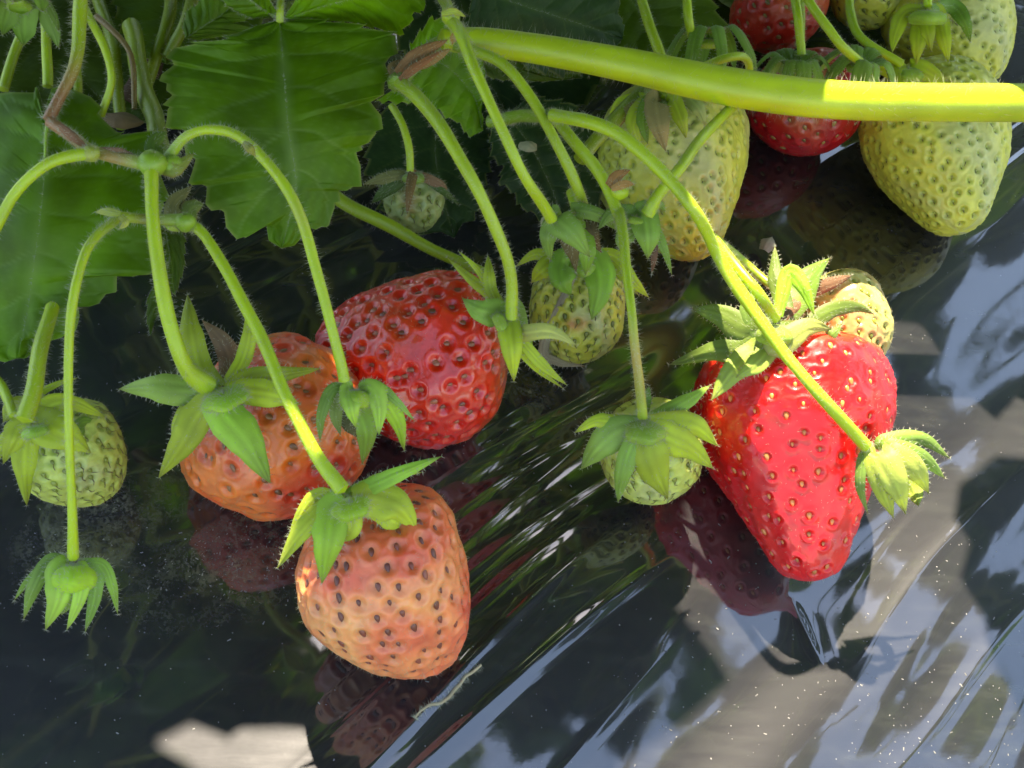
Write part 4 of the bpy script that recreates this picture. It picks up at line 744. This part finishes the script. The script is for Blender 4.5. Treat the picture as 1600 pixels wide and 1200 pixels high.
# ------------------------------------------------------------------ the thick petiole and the free stems
t = thing('leaf_petiole', P(720, 60, 5), 'thick smooth petiole crossing the top right, turning bright yellow where the sun strikes it', 'petiole')
mb = MB(); tube(mb, [(690, 62, 5.9), (760, 66, 5.8), (860, 80, 5.7), (980, 102, 5.6), (1100, 128, 5.5), (1220, 148, 5.4), (1340, 158, 5.3), (1460, 160, 5.2), (1700, 161, 5.1)], [34, 44, 46, 50, 56, 60, 60, 59, 59, 60], col=np.array([.42, .54, .015]), hair=26, hl=.2, seg=36, ridge=.012, lump=0); mb.build('skin', [M_STEM, M_HAIR], t)
def stem(label, parts, nodes=(), bracts=()):
    t = thing('fruiting_stem', P(*parts[0][0][0]), label, 'stem', 'branching fruit stems')
    for p in parts:
        mb = MB(); tube(mb, p[0], p[1], **(p[2] if len(p) > 2 else {})); mb.build('branch', [M_STEM, M_HAIR], t)
    for q in nodes: mb = MB(); node(mb, *q); mb.build('node', [M_STEM, M_HAIR], t)
    for b in bracts:
        kw = dict(b[2]); dry = kw.pop('dry', 0); mb = MB(); sepal(mb, b[0], b[1], **kw); mb.build('bract', [M_DRY if dry else M_SEPAL, M_HAIR], t)
RD = (.30, .14, .05)
stem('reddish brown jointed stem coming down from the top left to the main node', [
    ([(128, -30, 6.5), (127, 30, 6.4), (118, 95, 6.3), (95, 145, 6.1), (76, 188, 5.9)], [20, 22, 20, 16, 20], dict(col=[(0, LITE), (.4, LITE*.9), (.6, (.34, .24, .05)), (.8, RD), (1, RD)], hair=70, hl=.13)),
    ([(78, 190, 5.9), (110, 212, 6.0), (140, 234, 6.1), (190, 248, 6.2), (235, 256, 6.3)], [18, 20, 18, 20, 24], dict(col=[(0, RD), (.3, (.36, .2, .07)), (.5, (.3, .36, .04)), (.7, (.34, .2, .07)), (1, MIDG)], hair=70)),
    ([(-60, 450, 4.8), (-10, 365, 5.4), (25, 300, 5.9), (70, 260, 6.2), (115, 243, 6.3), (148, 240, 6.3)], [17, 17, 17, 18, 20, 18], dict(hair=55))],
    [(238, 256, 6.3, 42), (142, 240, 6.3, 26, (.34, .38, .05)), (268, 258, 6.2, 34)],
    [sep([(92, 195, 6.1), (115, 215, 6.3), (138, 232, 6.2)], 14, dry=1, col=(.34, .16, .07)), sep([(155, 235, 6.2), (190, 240, 6.3), (220, 250, 6.2)], 16, dry=1, col=(.3, .16, .08)), sep([(250, 265, 6.2), (275, 262, 6.3), (303, 240, 6.2)], 26, col=(.3, .38, .05), edge=.6), sep([(248, 250, 6.1), (240, 225, 6.2), (262, 205, 6.1)], 26, col=(.16, .28, .03)), sep([(380, 222, 7.8), (390, 232, 7.9), (400, 245, 7.7)], 14, col=(.4, .42, .06), edge=.7)])
stem('short horizontal stem joining the drooping stalk and the slanting stalk, with tiny bracts', [
    ([(185, 338, 5.6), (230, 340, 5.5), (290, 346, 5.7)], [16, 16, 22], dict(col=[(0, LITE), (.5, (.22, .22, .04)), (1, MIDG)], hair=60))], [(290, 347, 5.7, 30, MIDG)],
    [sep([(188, 334, 5.9), (168, 331, 5.9), (148, 331, 5.7)], 14, col=(.46, .52, .1)), sep([(187, 338, 5.9), (196, 348, 5.9), (186, 358, 5.7)], 12, col=(.5, .52, .1)), sep([(275, 350, 5.4), (272, 320, 5.2), (300, 290, 5.0)], 28, dry=1, col=(.28, .26, .08)), sep([(290, 345, 5.2), (300, 325, 5.1), (318, 318, 5)], 30, col=(.22, .32, .06), edge=.5), sep([(255, 345, 5.4), (268, 355, 5.4), (280, 362, 5.2)], 12, dry=1)])
stem('stem knot with brown papery scales where several fruit stalks fan out', [
    ([(680, -30, 5.5), (695, 0, 6.2), (702, 30, 6.6)], [18, 18], dict(col=LITE*.8)),
    ([(735, 78, 6.0), (690, 68, 5.8), (650, 95, 5.8), (620, 130, 6.0)], [18, 20, 24, 26], dict(col=MIDG, hair=60)),
    ([(765, 190, 3.8), (810, 182, 4.4), (865, 182, 6.1)], [20, 20], dict(col=MIDG)),
    ([(868, 184, 5.6), (900, 225, 5.6), (940, 275, 5.4), (966, 335, 5.2)], [18, 19, 20, 18], dict(hair=60, col=LITE*.9))],
    [(704, 24, 6.8, 26, LITE), (622, 128, 5.9, 30, MIDG), (968, 300, 5.4, 26, LITE)],
    [sep([(620, 115, 6.1), (655, 85, 6.3), (700, 62, 6.2)], 24, dry=1, col=(.34, .17, .06)), sep([(625, 125, 6.2), (650, 105, 6.3), (690, 80, 6.3)], 14, dry=1, col=(.3, .12, .04)), sep([(640, 110, 6.2), (675, 92, 6.2), (705, 76, 6.2)], 18, dry=1, col=(.34, .2, .06)), sep([(620, 120, 6.0), (615, 105, 6.0), (640, 92, 6)], 18, dry=1, col=(.3, .2, .07)),
     sep([(690, 22, 6.9), (708, 18, 7), (728, 26, 6.8)], 12, col=(.42, .5, .06), edge=.7), sep([(950, 290, 5.8), (965, 275, 5.9), (985, 265, 5.8)], 18, dry=1, col=(.38, .18, .05)), sep([(955, 295, 5.8), (975, 288, 5.9), (992, 288, 5.7)], 14, dry=1, col=(.4, .22, .06)), sep([(722, 60, 6.4), (710, 58, 6.5), (706, 70, 6.3)], 14, dry=1, col=(.36, .22, .05))])
def lone(label, pts, w, **kw):
    o_ = MB(); tube(o_, pts, w, **kw); o = o_.build('runner_stem', [M_STEM, M_HAIR]); tag(o, label, 'stem', 'loose stems'); return o
lone('plain green stem running low from under the broad leaf towards the deep red berry', [(500, 285, 2.2), (540, 318, 2.1), (605, 352, 1.9), (680, 392, 1.7), (760, 428, 1.5)], [22, 22, 20, 16], col=LITE*.75, hair=30)
lone('bright curved stem hooking down at the top left', [(118, -20, 5), (142, 30, 5), (166, 80, 4.8), (174, 130, 4.5), (158, 180, 4)], [14, 13, 12], hair=40)
lone('straight pale stem at the top left behind the reddish one', [(68, -20, 4), (72, 50, 4), (74, 135, 3.6)], [16, 16], col=LITE*.9, hair=30)
lone('slanting stem in the top left corner', [(55, 10, 3.6), (25, 75, 3.4), (5, 140, 3.2)], [16, 16], col=LITE*.8, hair=30)
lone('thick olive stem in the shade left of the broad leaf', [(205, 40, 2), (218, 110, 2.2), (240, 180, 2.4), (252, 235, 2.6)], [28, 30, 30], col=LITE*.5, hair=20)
lone('thin brown dead stem curving in the shade at the top left', [(150, 25, 3), (180, 50, 3), (205, 90, 2.8), (210, 170, 2.4)], [10, 9, 8], col=(.24, .16, .05), hair=10)
lone('olive stem stub just right of the reddish stem', [(118, 90, 3.6), (122, 140, 3.4), (110, 200, 3)], [14, 14], col=LITE*.8, hair=30)
lone('thin arched stem hooking over in front of the tangled calyx', [(1085, 112, 4.4), (1120, 95, 4.9), (1155, 88, 4.9), (1170, 98, 4.7), (1172, 125, 4.2)], [14, 13, 12], hair=35)
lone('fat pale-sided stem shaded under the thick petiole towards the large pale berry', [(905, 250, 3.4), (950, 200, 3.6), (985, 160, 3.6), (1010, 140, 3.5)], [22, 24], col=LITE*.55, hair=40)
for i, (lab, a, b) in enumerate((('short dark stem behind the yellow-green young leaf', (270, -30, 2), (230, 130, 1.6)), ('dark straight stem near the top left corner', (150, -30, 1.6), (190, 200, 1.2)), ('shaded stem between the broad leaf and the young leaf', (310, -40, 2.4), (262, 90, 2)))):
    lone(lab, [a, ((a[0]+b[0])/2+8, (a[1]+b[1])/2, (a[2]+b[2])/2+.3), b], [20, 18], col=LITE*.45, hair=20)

# small litter on the film
def chip(name, label, cat, px, py, h, l, w, ang, col, dry=True):
    p = P(px, py, h)+np.array([0, 0, .0]); d = np.array([math.cos(ang), math.sin(ang), .1]); L = CM(l, p)
    mb = MB(); sepal(mb, [p-d*L/2, p+[0, 0, .08], p+d*L/2], CM(w, p), world=True, col=col, hair=0, curl=.5, shape=.6, facing=np.array([0, 0, 1.])); tag(mb.build(name, [M_DRY, M_HAIR]), label, cat, 'dry flakes')
chip('dry_petal', 'cream dried petal lying on the film beside the tall sepal of the red berry', 'petal', 1200, 380, .35, 30, 26, 1.0, (.50, .44, .34))
chip('dry_petal', 'cream dried petal stuck on the bluish leaf', 'petal', 826, 228, 2.3, 34, 26, -.7, (.46, .42, .22))
chip('dead_leaf', 'brown dead leaf scrap in the shade at the top left', 'leaf scrap', 150, 60, .8, 150, 60, .4, (.14, .07, .03))
chip('dead_leaf', 'curled brown leaf scrap above the left leaf', 'leaf scrap', 185, 185, 2.4, 90, 36, -.3, (.20, .13, .05))
chip('dead_leaf', 'dark brown leaf scrap under the olive stem', 'leaf scrap', 225, 110, 1.0, 130, 50, 1.2, (.08, .045, .02))
mb = MB(); pts = [(752, 1048), (738, 1060), (728, 1066), (720, 1078), (712, 1086), (703, 1098), (690, 1108), (672, 1112), (658, 1122), (650, 1132)]
q = [P(x, y, .0) for x, y in pts]; q = np.array([[a[0], a[1], macro(a[0], a[1])+film_h(a[0], a[1])+.03] for a in q])
tube(mb, q, [.05, .07, .03], col=(.55, .46, .28), hair=70, hl=.12, world=True, seg=6, bumps=1); tag(mb.build('dry_root', [M_DRY, M_HAIR]), 'frayed cream rootlet stuck to a fold of the film in front of the peach berry', 'rootlet')
def specks():
    mb = MB(); base = np.array([[-.5, -.4, 0], [.5, -.3, 0], [.45, .4, 0], [-.4, .5, 0], [0, 0, .5]]); f = np.array([[0, 1, 4], [1, 2, 4], [2, 3, 4], [3, 0, 4]])
    for k in range(800):
        px, py = (random.uniform(950, 1600), random.uniform(820, 1200)) if k < 260 else (random.gauss(340, 110), random.gauss(885, 35)) if k < 560 else (random.uniform(0, 1600), random.uniform(400, 1200))
        p = P(px, py); z = macro(p[0], p[1])+film_h(p[0], p[1]); s = random.choice([.012, .015, .018, .02, .03]); a = random.uniform(0, 6)
        r = np.array([[math.cos(a), -math.sin(a), 0], [math.sin(a), math.cos(a), 0], [0, 0, 1]])
        mb.add((base*[random.uniform(1, 3), 1, 1]*s)@r.T+[p[0], p[1], z], f, np.array([.30, .29, .25])*random.uniform(.3, 1.1))
    tag(mb.build('dust_specks', M_DRY), 'pale dust grains and flakes scattered over the black film', 'dust', kind='stuff')
specks()

# ------------------------------------------------------------------ the plant overhead and behind, which shades the bed, filled out with added leaves
def over(px, py, dist, ang, L, W, tilt=(0, 0), col=GL2, label='', n_l=1, sd=0, droop=.12, three=False):
    """a leaf standing dist cm up the sunbeam that ends at a point of the bed"""
    p = P(px, py)+SUN*dist; d = np.array([math.cos(ang), math.sin(ang), tilt[0]]); n = nrm(np.array([tilt[1], .1, 1.]))
    return trifoliate(p-nrm(d)*L/2, d, n, L, W, col, label, foot=np.array([p[0]*.4-4-random.uniform(0, 3), 17+random.uniform(0, 5), 0.]), sd=sd, droop=droop, n_l=3 if three else 1, group='leaves overhead')
def lift(pts, dist): return np.array([P(x, y)+SUN*dist for x, y in pts])
def foot_of(w, px, py):
    if px > 850 and (py > 1150 or px > 1250): return w+np.array([5., 5., 1.])
    return np.array([w[0]-8, max(w[1]+12, 19.), -1.])
EDGES = []
def edge_leaf(mid, left, right, dist, label, col=GL2, nrow=150, ncol=25):
    """an overhead leaflet whose toothed margin borders the sunlit patches"""
    def poly(pts, sm=1):
        p = lift(pts, dist); d = np.r_[0, np.cumsum(np.linalg.norm(np.diff(p, axis=0), axis=1))]; t = np.linspace(0, d[-1], nrow)
        return np.stack([np.interp(t, d, p[:, k]) for k in range(3)], -1)
    EDGES.append(list(left)+list(right)[::-1]); m = spline(lift(mid, dist), nrow); l, r = poly(left), poly(right); n = np.cross(m[-1]-m[0], r[nrow//2]-l[nrow//2]); n = n/np.linalg.norm(n)
    if n[2] < 0: n = -n
    t = thing('strawberry_leaf', m[0]-[0, 0, 0], label, 'leaf', 'leaves overhead')
    mb = MB(); g, c = blade_grid(m, l, r, nrow, ncol, 7, col, n, mid[0][0]*.01, .05, .3); put_blade(mb, g, c, n); mb.build('leaflet', [M_LEAF, M_HAIR], t)
    foot = foot_of(m[0], *mid[0]); mb = MB(); tube(mb, [foot, foot*.4+m[0]*.6+[0, 1.5, 1], m[0]], [.36, .28], col=LITE*.8, hair=10, world=True, seg=8); mb.build('petiole', [M_STEM, M_HAIR], t)
edge_leaf([(600, 900), (520, 980), (430, 1070), (355, 1150)], [(600, 900), (720, 950), (800, 1050), (830, 1150), (760, 1250), (690, 1245), (620, 1235), (560, 1215), (520, 1165), (450, 1138), (372, 1128), (355, 1150)],
    [(600, 900), (420, 880), (270, 910), (200, 1000), (210, 1080), (240, 1120), (290, 1118), (355, 1150)], 19, 'overhead leaf whose toothed tip borders the lower left patch of sun')
edge_leaf([(20, 950), (90, 1080), (180, 1200), (300, 1330)], [(20, 950), (150, 980), (240, 1060), (232, 1125), (245, 1150), (295, 1185), (330, 1240), (300, 1330)], [(20, 950), (-100, 1050), (-120, 1200), (0, 1300), (150, 1350), (300, 1330)], 20, 'overhead leaf above the lower left corner of the film')
edge_leaf([(850, 850), (900, 960), (930, 1080), (960, 1195)], [(850, 850), (950, 790), (1040, 810), (1025, 870), (1035, 930), (1085, 985), (1115, 1015), (1140, 1050), (1060, 1125), (1010, 1160), (960, 1195)], [(850, 850), (800, 950), (790, 1080), (780, 1200), (850, 1260), (960, 1195)], 18, 'overhead leaf shading the film left of the red reflection')
edge_leaf([(1000, 560), (1030, 680), (1015, 780), (1022, 865)], [(1000, 560), (1100, 480), (1250, 470), (1290, 540), (1262, 580), (1240, 600), (1222, 660), (1140, 725), (1110, 755), (1070, 800), (1022, 865)], [(1000, 560), (960, 680), (960, 780), (1010, 850), (1022, 865)], 15, 'overhead leaf whose margin crosses above the red berry')
edge_leaf([(1700, 800), (1650, 900), (1620, 1020), (1600, 1140)], [(1700, 800), (1650, 720), (1560, 700), (1500, 740), (1490, 800), (1515, 840), (1500, 900), (1535, 960), (1540, 1010), (1560, 1060), (1600, 1140)], [(1700, 800), (1800, 900), (1780, 1050), (1700, 1130), (1600, 1140)], 17, 'overhead leaf shading the right edge of the film')
edge_leaf([(1500, 230), (1480, 330), (1460, 420), (1440, 515)], [(1500, 230), (1350, 280), (1270, 380), (1290, 470), (1340, 520), (1440, 515)], [(1500, 230), (1600, 330), (1680, 450), (1640, 560), (1560, 640), (1500, 590), (1440, 515)], 13, 'overhead leaf above the conical pale berry')
LIT = [[(1290, 540), (1340, 520), (1440, 515), (1500, 590), (1560, 650), (1700, 650), (1700, 700), (1500, 740), (1490, 800), (1515, 840), (1500, 900), (1540, 1010), (1600, 1140), (1640, 1215), (950, 1215), (960, 1195), (1060, 1125), (1140, 1050), (1115, 1015), (1085, 985), (1035, 930), (1022, 865), (1070, 800), (1140, 725), (1222, 660), (1240, 600)],
       [(235, 1125), (290, 1118), (355, 1150), (450, 1138), (520, 1165), (545, 1205), (320, 1205), (245, 1150)], [(528, 858), (556, 858), (556, 888), (528, 888)]]
LITW = [np.array([P(*q)[:2] for q in poly]) for poly in LIT]
def poly_dist(p, poly):
    a = poly; b = np.roll(poly, -1, 0); ab = b-a; t = np.clip(((p-a)*ab).sum(1)/np.maximum((ab**2).sum(1), 1e-9), 0, 1); d = np.linalg.norm(p-a-ab*t[:, None], axis=1).min()
    x, y = p; ins = False
    for (x1, y1), (x2, y2) in zip(a, b):
        if (y1 > y) != (y2 > y) and x < (x2-x1)*(y-y1)/(y2-y1)+x1: ins = not ins
    return -d if ins else d
rl = random.Random(5); placed = []  # filler leaves, unseen, scattered overhead to throw shade on the bed
for k in range(9000):
    if len(placed) >= 150: break
    px = rl.uniform(-500, 1750); py = rl.uniform(-150, 1900); dist = rl.uniform(14, 25); L = rl.uniform(6, 9.5); c = P(px, py)
    if k > 4500: L *= .62
    r = L*.5
    if any(np.linalg.norm(c[:2]-q[:2]) < (L+q[2])*.19 for q in placed): continue
    if min(poly_dist(c[:2], w) for w in LITW) < r*.95: continue
    w_ = c+SUN*dist; q_ = w_-CAM; z_ = q_@FW
    if z_ > 0 and 600-FPX*(q_@UP)/z_+FPX*(r+.8)/max(z_, 1) > -10 and abs(FPX*(q_@RT)/z_) < 1100+FPX*r/z_: continue
    if np.linalg.norm(q_) < 13: continue
    placed.append((c[0], c[1], L)); an = rl.uniform(-2.6, -.4) if rl.random() < .7 else rl.uniform(0, 6.28)
    d = np.array([math.cos(an), math.sin(an), rl.uniform(-.2, .2)]); n = nrm(np.array([rl.uniform(-.3, .3), rl.uniform(-.2, .3), 1.]))
    trifoliate(w_-nrm(d)*L/2, d, n, L, L*.95, GL2*rl.uniform(.7, 1.3), 'toothed green leaf added unseen overhead to shade the bed', foot=foot_of(w_, px, py), sd=k*.37, n_l=1, droop=.1, res=(70, 13), group='leaves overhead')
def inpoly(px, py, poly):
    ins = False
    for (x1, y1), (x2, y2) in zip(poly, poly[1:]+poly[:1]):
        if (y1 > py) != (y2 > py) and px < (x2-x1)*(py-y1)/(y2-y1)+x1: ins = not ins
    return ins
for k in range(6000):  # smaller unseen leaves added wherever the shade still has gaps
    if len(placed) > 280: break
    px = rl.uniform(-300, 1700); py = rl.uniform(-50, 1600)
    if any(inpoly(px, py, q) for q in EDGES): continue
    c = P(px, py)
    if any(np.linalg.norm(c[:2]-q[:2]) < q[2]*.34 for q in placed): continue
    dl = min(poly_dist(c[:2], w) for w in LITW); L = min(7., dl*1.9)
    if L < 1.6: continue
    for dist in (13, 16, 19, 22, 26, 30):
        w_ = c+SUN*(dist+rl.uniform(-1, 1)); q_ = w_-CAM; z_ = q_@FW; r = L*.5
        bad = (z_ > 0 and 600-FPX*(q_@UP)/z_+FPX*(r+.8)/max(z_, 1) > -10 and abs(FPX*(q_@RT)/z_) < 1100+FPX*r/z_) or np.linalg.norm(q_) < 11
        if not bad: break
    if bad: continue
    placed.append((c[0], c[1], L)); an = rl.uniform(0, 6.28)
    d = np.array([math.cos(an), math.sin(an), rl.uniform(-.15, .15)]); n = nrm(np.array([rl.uniform(-.2, .2), rl.uniform(-.1, .4), 1.]))
    trifoliate(w_-nrm(d)*L/2, d, n, L, L, GL2*rl.uniform(.7, 1.3), 'toothed green leaf added unseen overhead to shade the bed', foot=w_+[-2, 5, -1], sd=k*.37, n_l=1, droop=.08, res=(60, 13), group='leaves overhead')
n1 = len(placed)
# unseen leaves added so that their mirror image darkens the film
spots = []
for k in range(14000):
    if len(spots) >= 130: break
    a_ = rl.random(); px, py = (rl.uniform(-50, 620), rl.uniform(780, 1230)) if a_ < .4 else (rl.uniform(0, 1150), rl.uniform(450, 900)) if a_ < .62 else (rl.uniform(1050, 1620), rl.uniform(200, 560)) if a_ < .82 else (rl.uniform(500, 1100), rl.uniform(850, 1220)) if a_ < .92 else (rl.uniform(1050, 1620), rl.uniform(600, 1220))
    c = P(px, py); e = .01; n_ = nrm(np.array([-(macro(c[0]+e, c[1])-macro(c[0]-e, c[1]))/(2*e)+rl.gauss(0, .04), -(macro(c[0], c[1]+e)-macro(c[0], c[1]-e))/(2*e)+rl.gauss(0, .04), 1.])); v_ = nrm(c-CAM); r_ = v_-2*v_.dot(n_)*n_
    dist = rl.uniform(15, 34) if not (px > 1040 and py < 570) else rl.uniform(22, 70); w_ = c+r_*dist; L = dist*rl.uniform(.24, .36) if a_ < .82 else dist*rl.uniform(.16, .24)
    if any(np.linalg.norm(w_/np.linalg.norm(w_)-q/np.linalg.norm(q)) < .105 for q in spots): continue
    t_ = (w_[2]-0)/SUN[2]; sh = w_-SUN*t_
    for _ in range(8): sh = sh-SUN*((sh[2]-float(macro(sh[0], sh[1])))/SUN[2])*.9
    r = L*.5
    if min(poly_dist(sh[:2], w) for w in LITW) < r*1.15+.3: continue
    q_ = w_-CAM; z_ = q_@FW
    if z_ > 0 and 600-FPX*(q_@UP)/z_+FPX*(r+.8)/max(z_, 1) > -10 and abs(FPX*(q_@RT)/z_) < 1100+FPX*r/z_: continue
    if np.linalg.norm(q_) < 10: continue
    spots.append(w_); an = rl.uniform(0, 6.28); d = np.array([math.cos(an), math.sin(an), rl.uniform(-.12, .12)]); n = nrm(np.array([rl.uniform(-.2, .2), rl.uniform(-.2, .2), 1.]))
    trifoliate(w_-nrm(d)*L/2, d, n, L, L*.95, (GL2 if rl.random() < .7 else GY)*rl.uniform(.5, 1.1), 'leaf high over the bed, added unseen for the glossy film to mirror', foot=w_+[2., 5., 0.], sd=k*.37, n_l=1, droop=.05, res=(60, 13), group='leaves high over the bed', pw=.2)
print('mirrored', len(spots))
print('overhead leaves', n1, len(placed))
# foliage wall of the row behind
for i in range(34):
    x = random.uniform(-34, 30); y = random.uniform(17, 34); z = random.uniform(2, 17) if x < 8 else random.uniform(0, 9)
    an = random.uniform(0, 6.28); trifoliate((x, y, z), (math.cos(an), math.sin(an)-.6, random.uniform(-.5, .3)), (random.uniform(-.5, .5), -.6, .8), random.uniform(6, 9), random.uniform(6, 8), GL*random.uniform(.8, 2.2), 'green leaf in the row of plants beyond the picture', foot=(x*.9, y+3, -1), sd=i*2.3, res=(40, 11), group='leaves in the row behind')

# thin out whatever would throw shade on the sunlit patches
def mesh_world(o):
    n = len(o.data.vertices); b = np.empty(n*3, np.float32); o.data.vertices.foreach_get('co', b); b = b.reshape(-1, 3)[::5].astype(float); q = o
    while q is not None: b = b+np.array(q.location); q = q.parent
    return b
def share_lit(v):
    sh = v.copy()
    for _ in range(14): sh = sh-SUN[None]*((sh[:, 2]-macro(sh[:, 0], sh[:, 1]))/SUN[2]*.9)[:, None]
    best = 0
    for w in LITW[:2]:
        c = w.mean(0); w2 = w; x, y = sh[:, 0], sh[:, 1]; ins = np.zeros(len(sh), bool)
        for (x1, y1), (x2, y2) in zip(w2, np.roll(w2, -1, 0)):
            with np.errstate(all='ignore'): ins ^= ((y1 > y) != (y2 > y)) & (x < (x2-x1)*(y-y1)/(y2-y1)+x1)
        best = max(best, ins.mean())
    return best
gone = 0
for o in [o for o in COL.objects if o.get('group') in ('leaves overhead', 'leaves high over the bed', 'leaves in the row behind')]:
    edge = not o['label'].startswith(('toothed green', 'leaf high', 'green leaf in')); kids = list(o.children)
    for c in kids:
        f = share_lit(mesh_world(c))
        if f > (.003 if c.name.startswith('petiole') else .035) and not (edge and c.name.startswith('leaflet')): bpy.data.objects.remove(c); gone += 1
    if not o.children or all(c.name.startswith('petiole') for c in o.children):
        for c in list(o.children): bpy.data.objects.remove(c)
        bpy.data.objects.remove(o)
print('removed', gone)
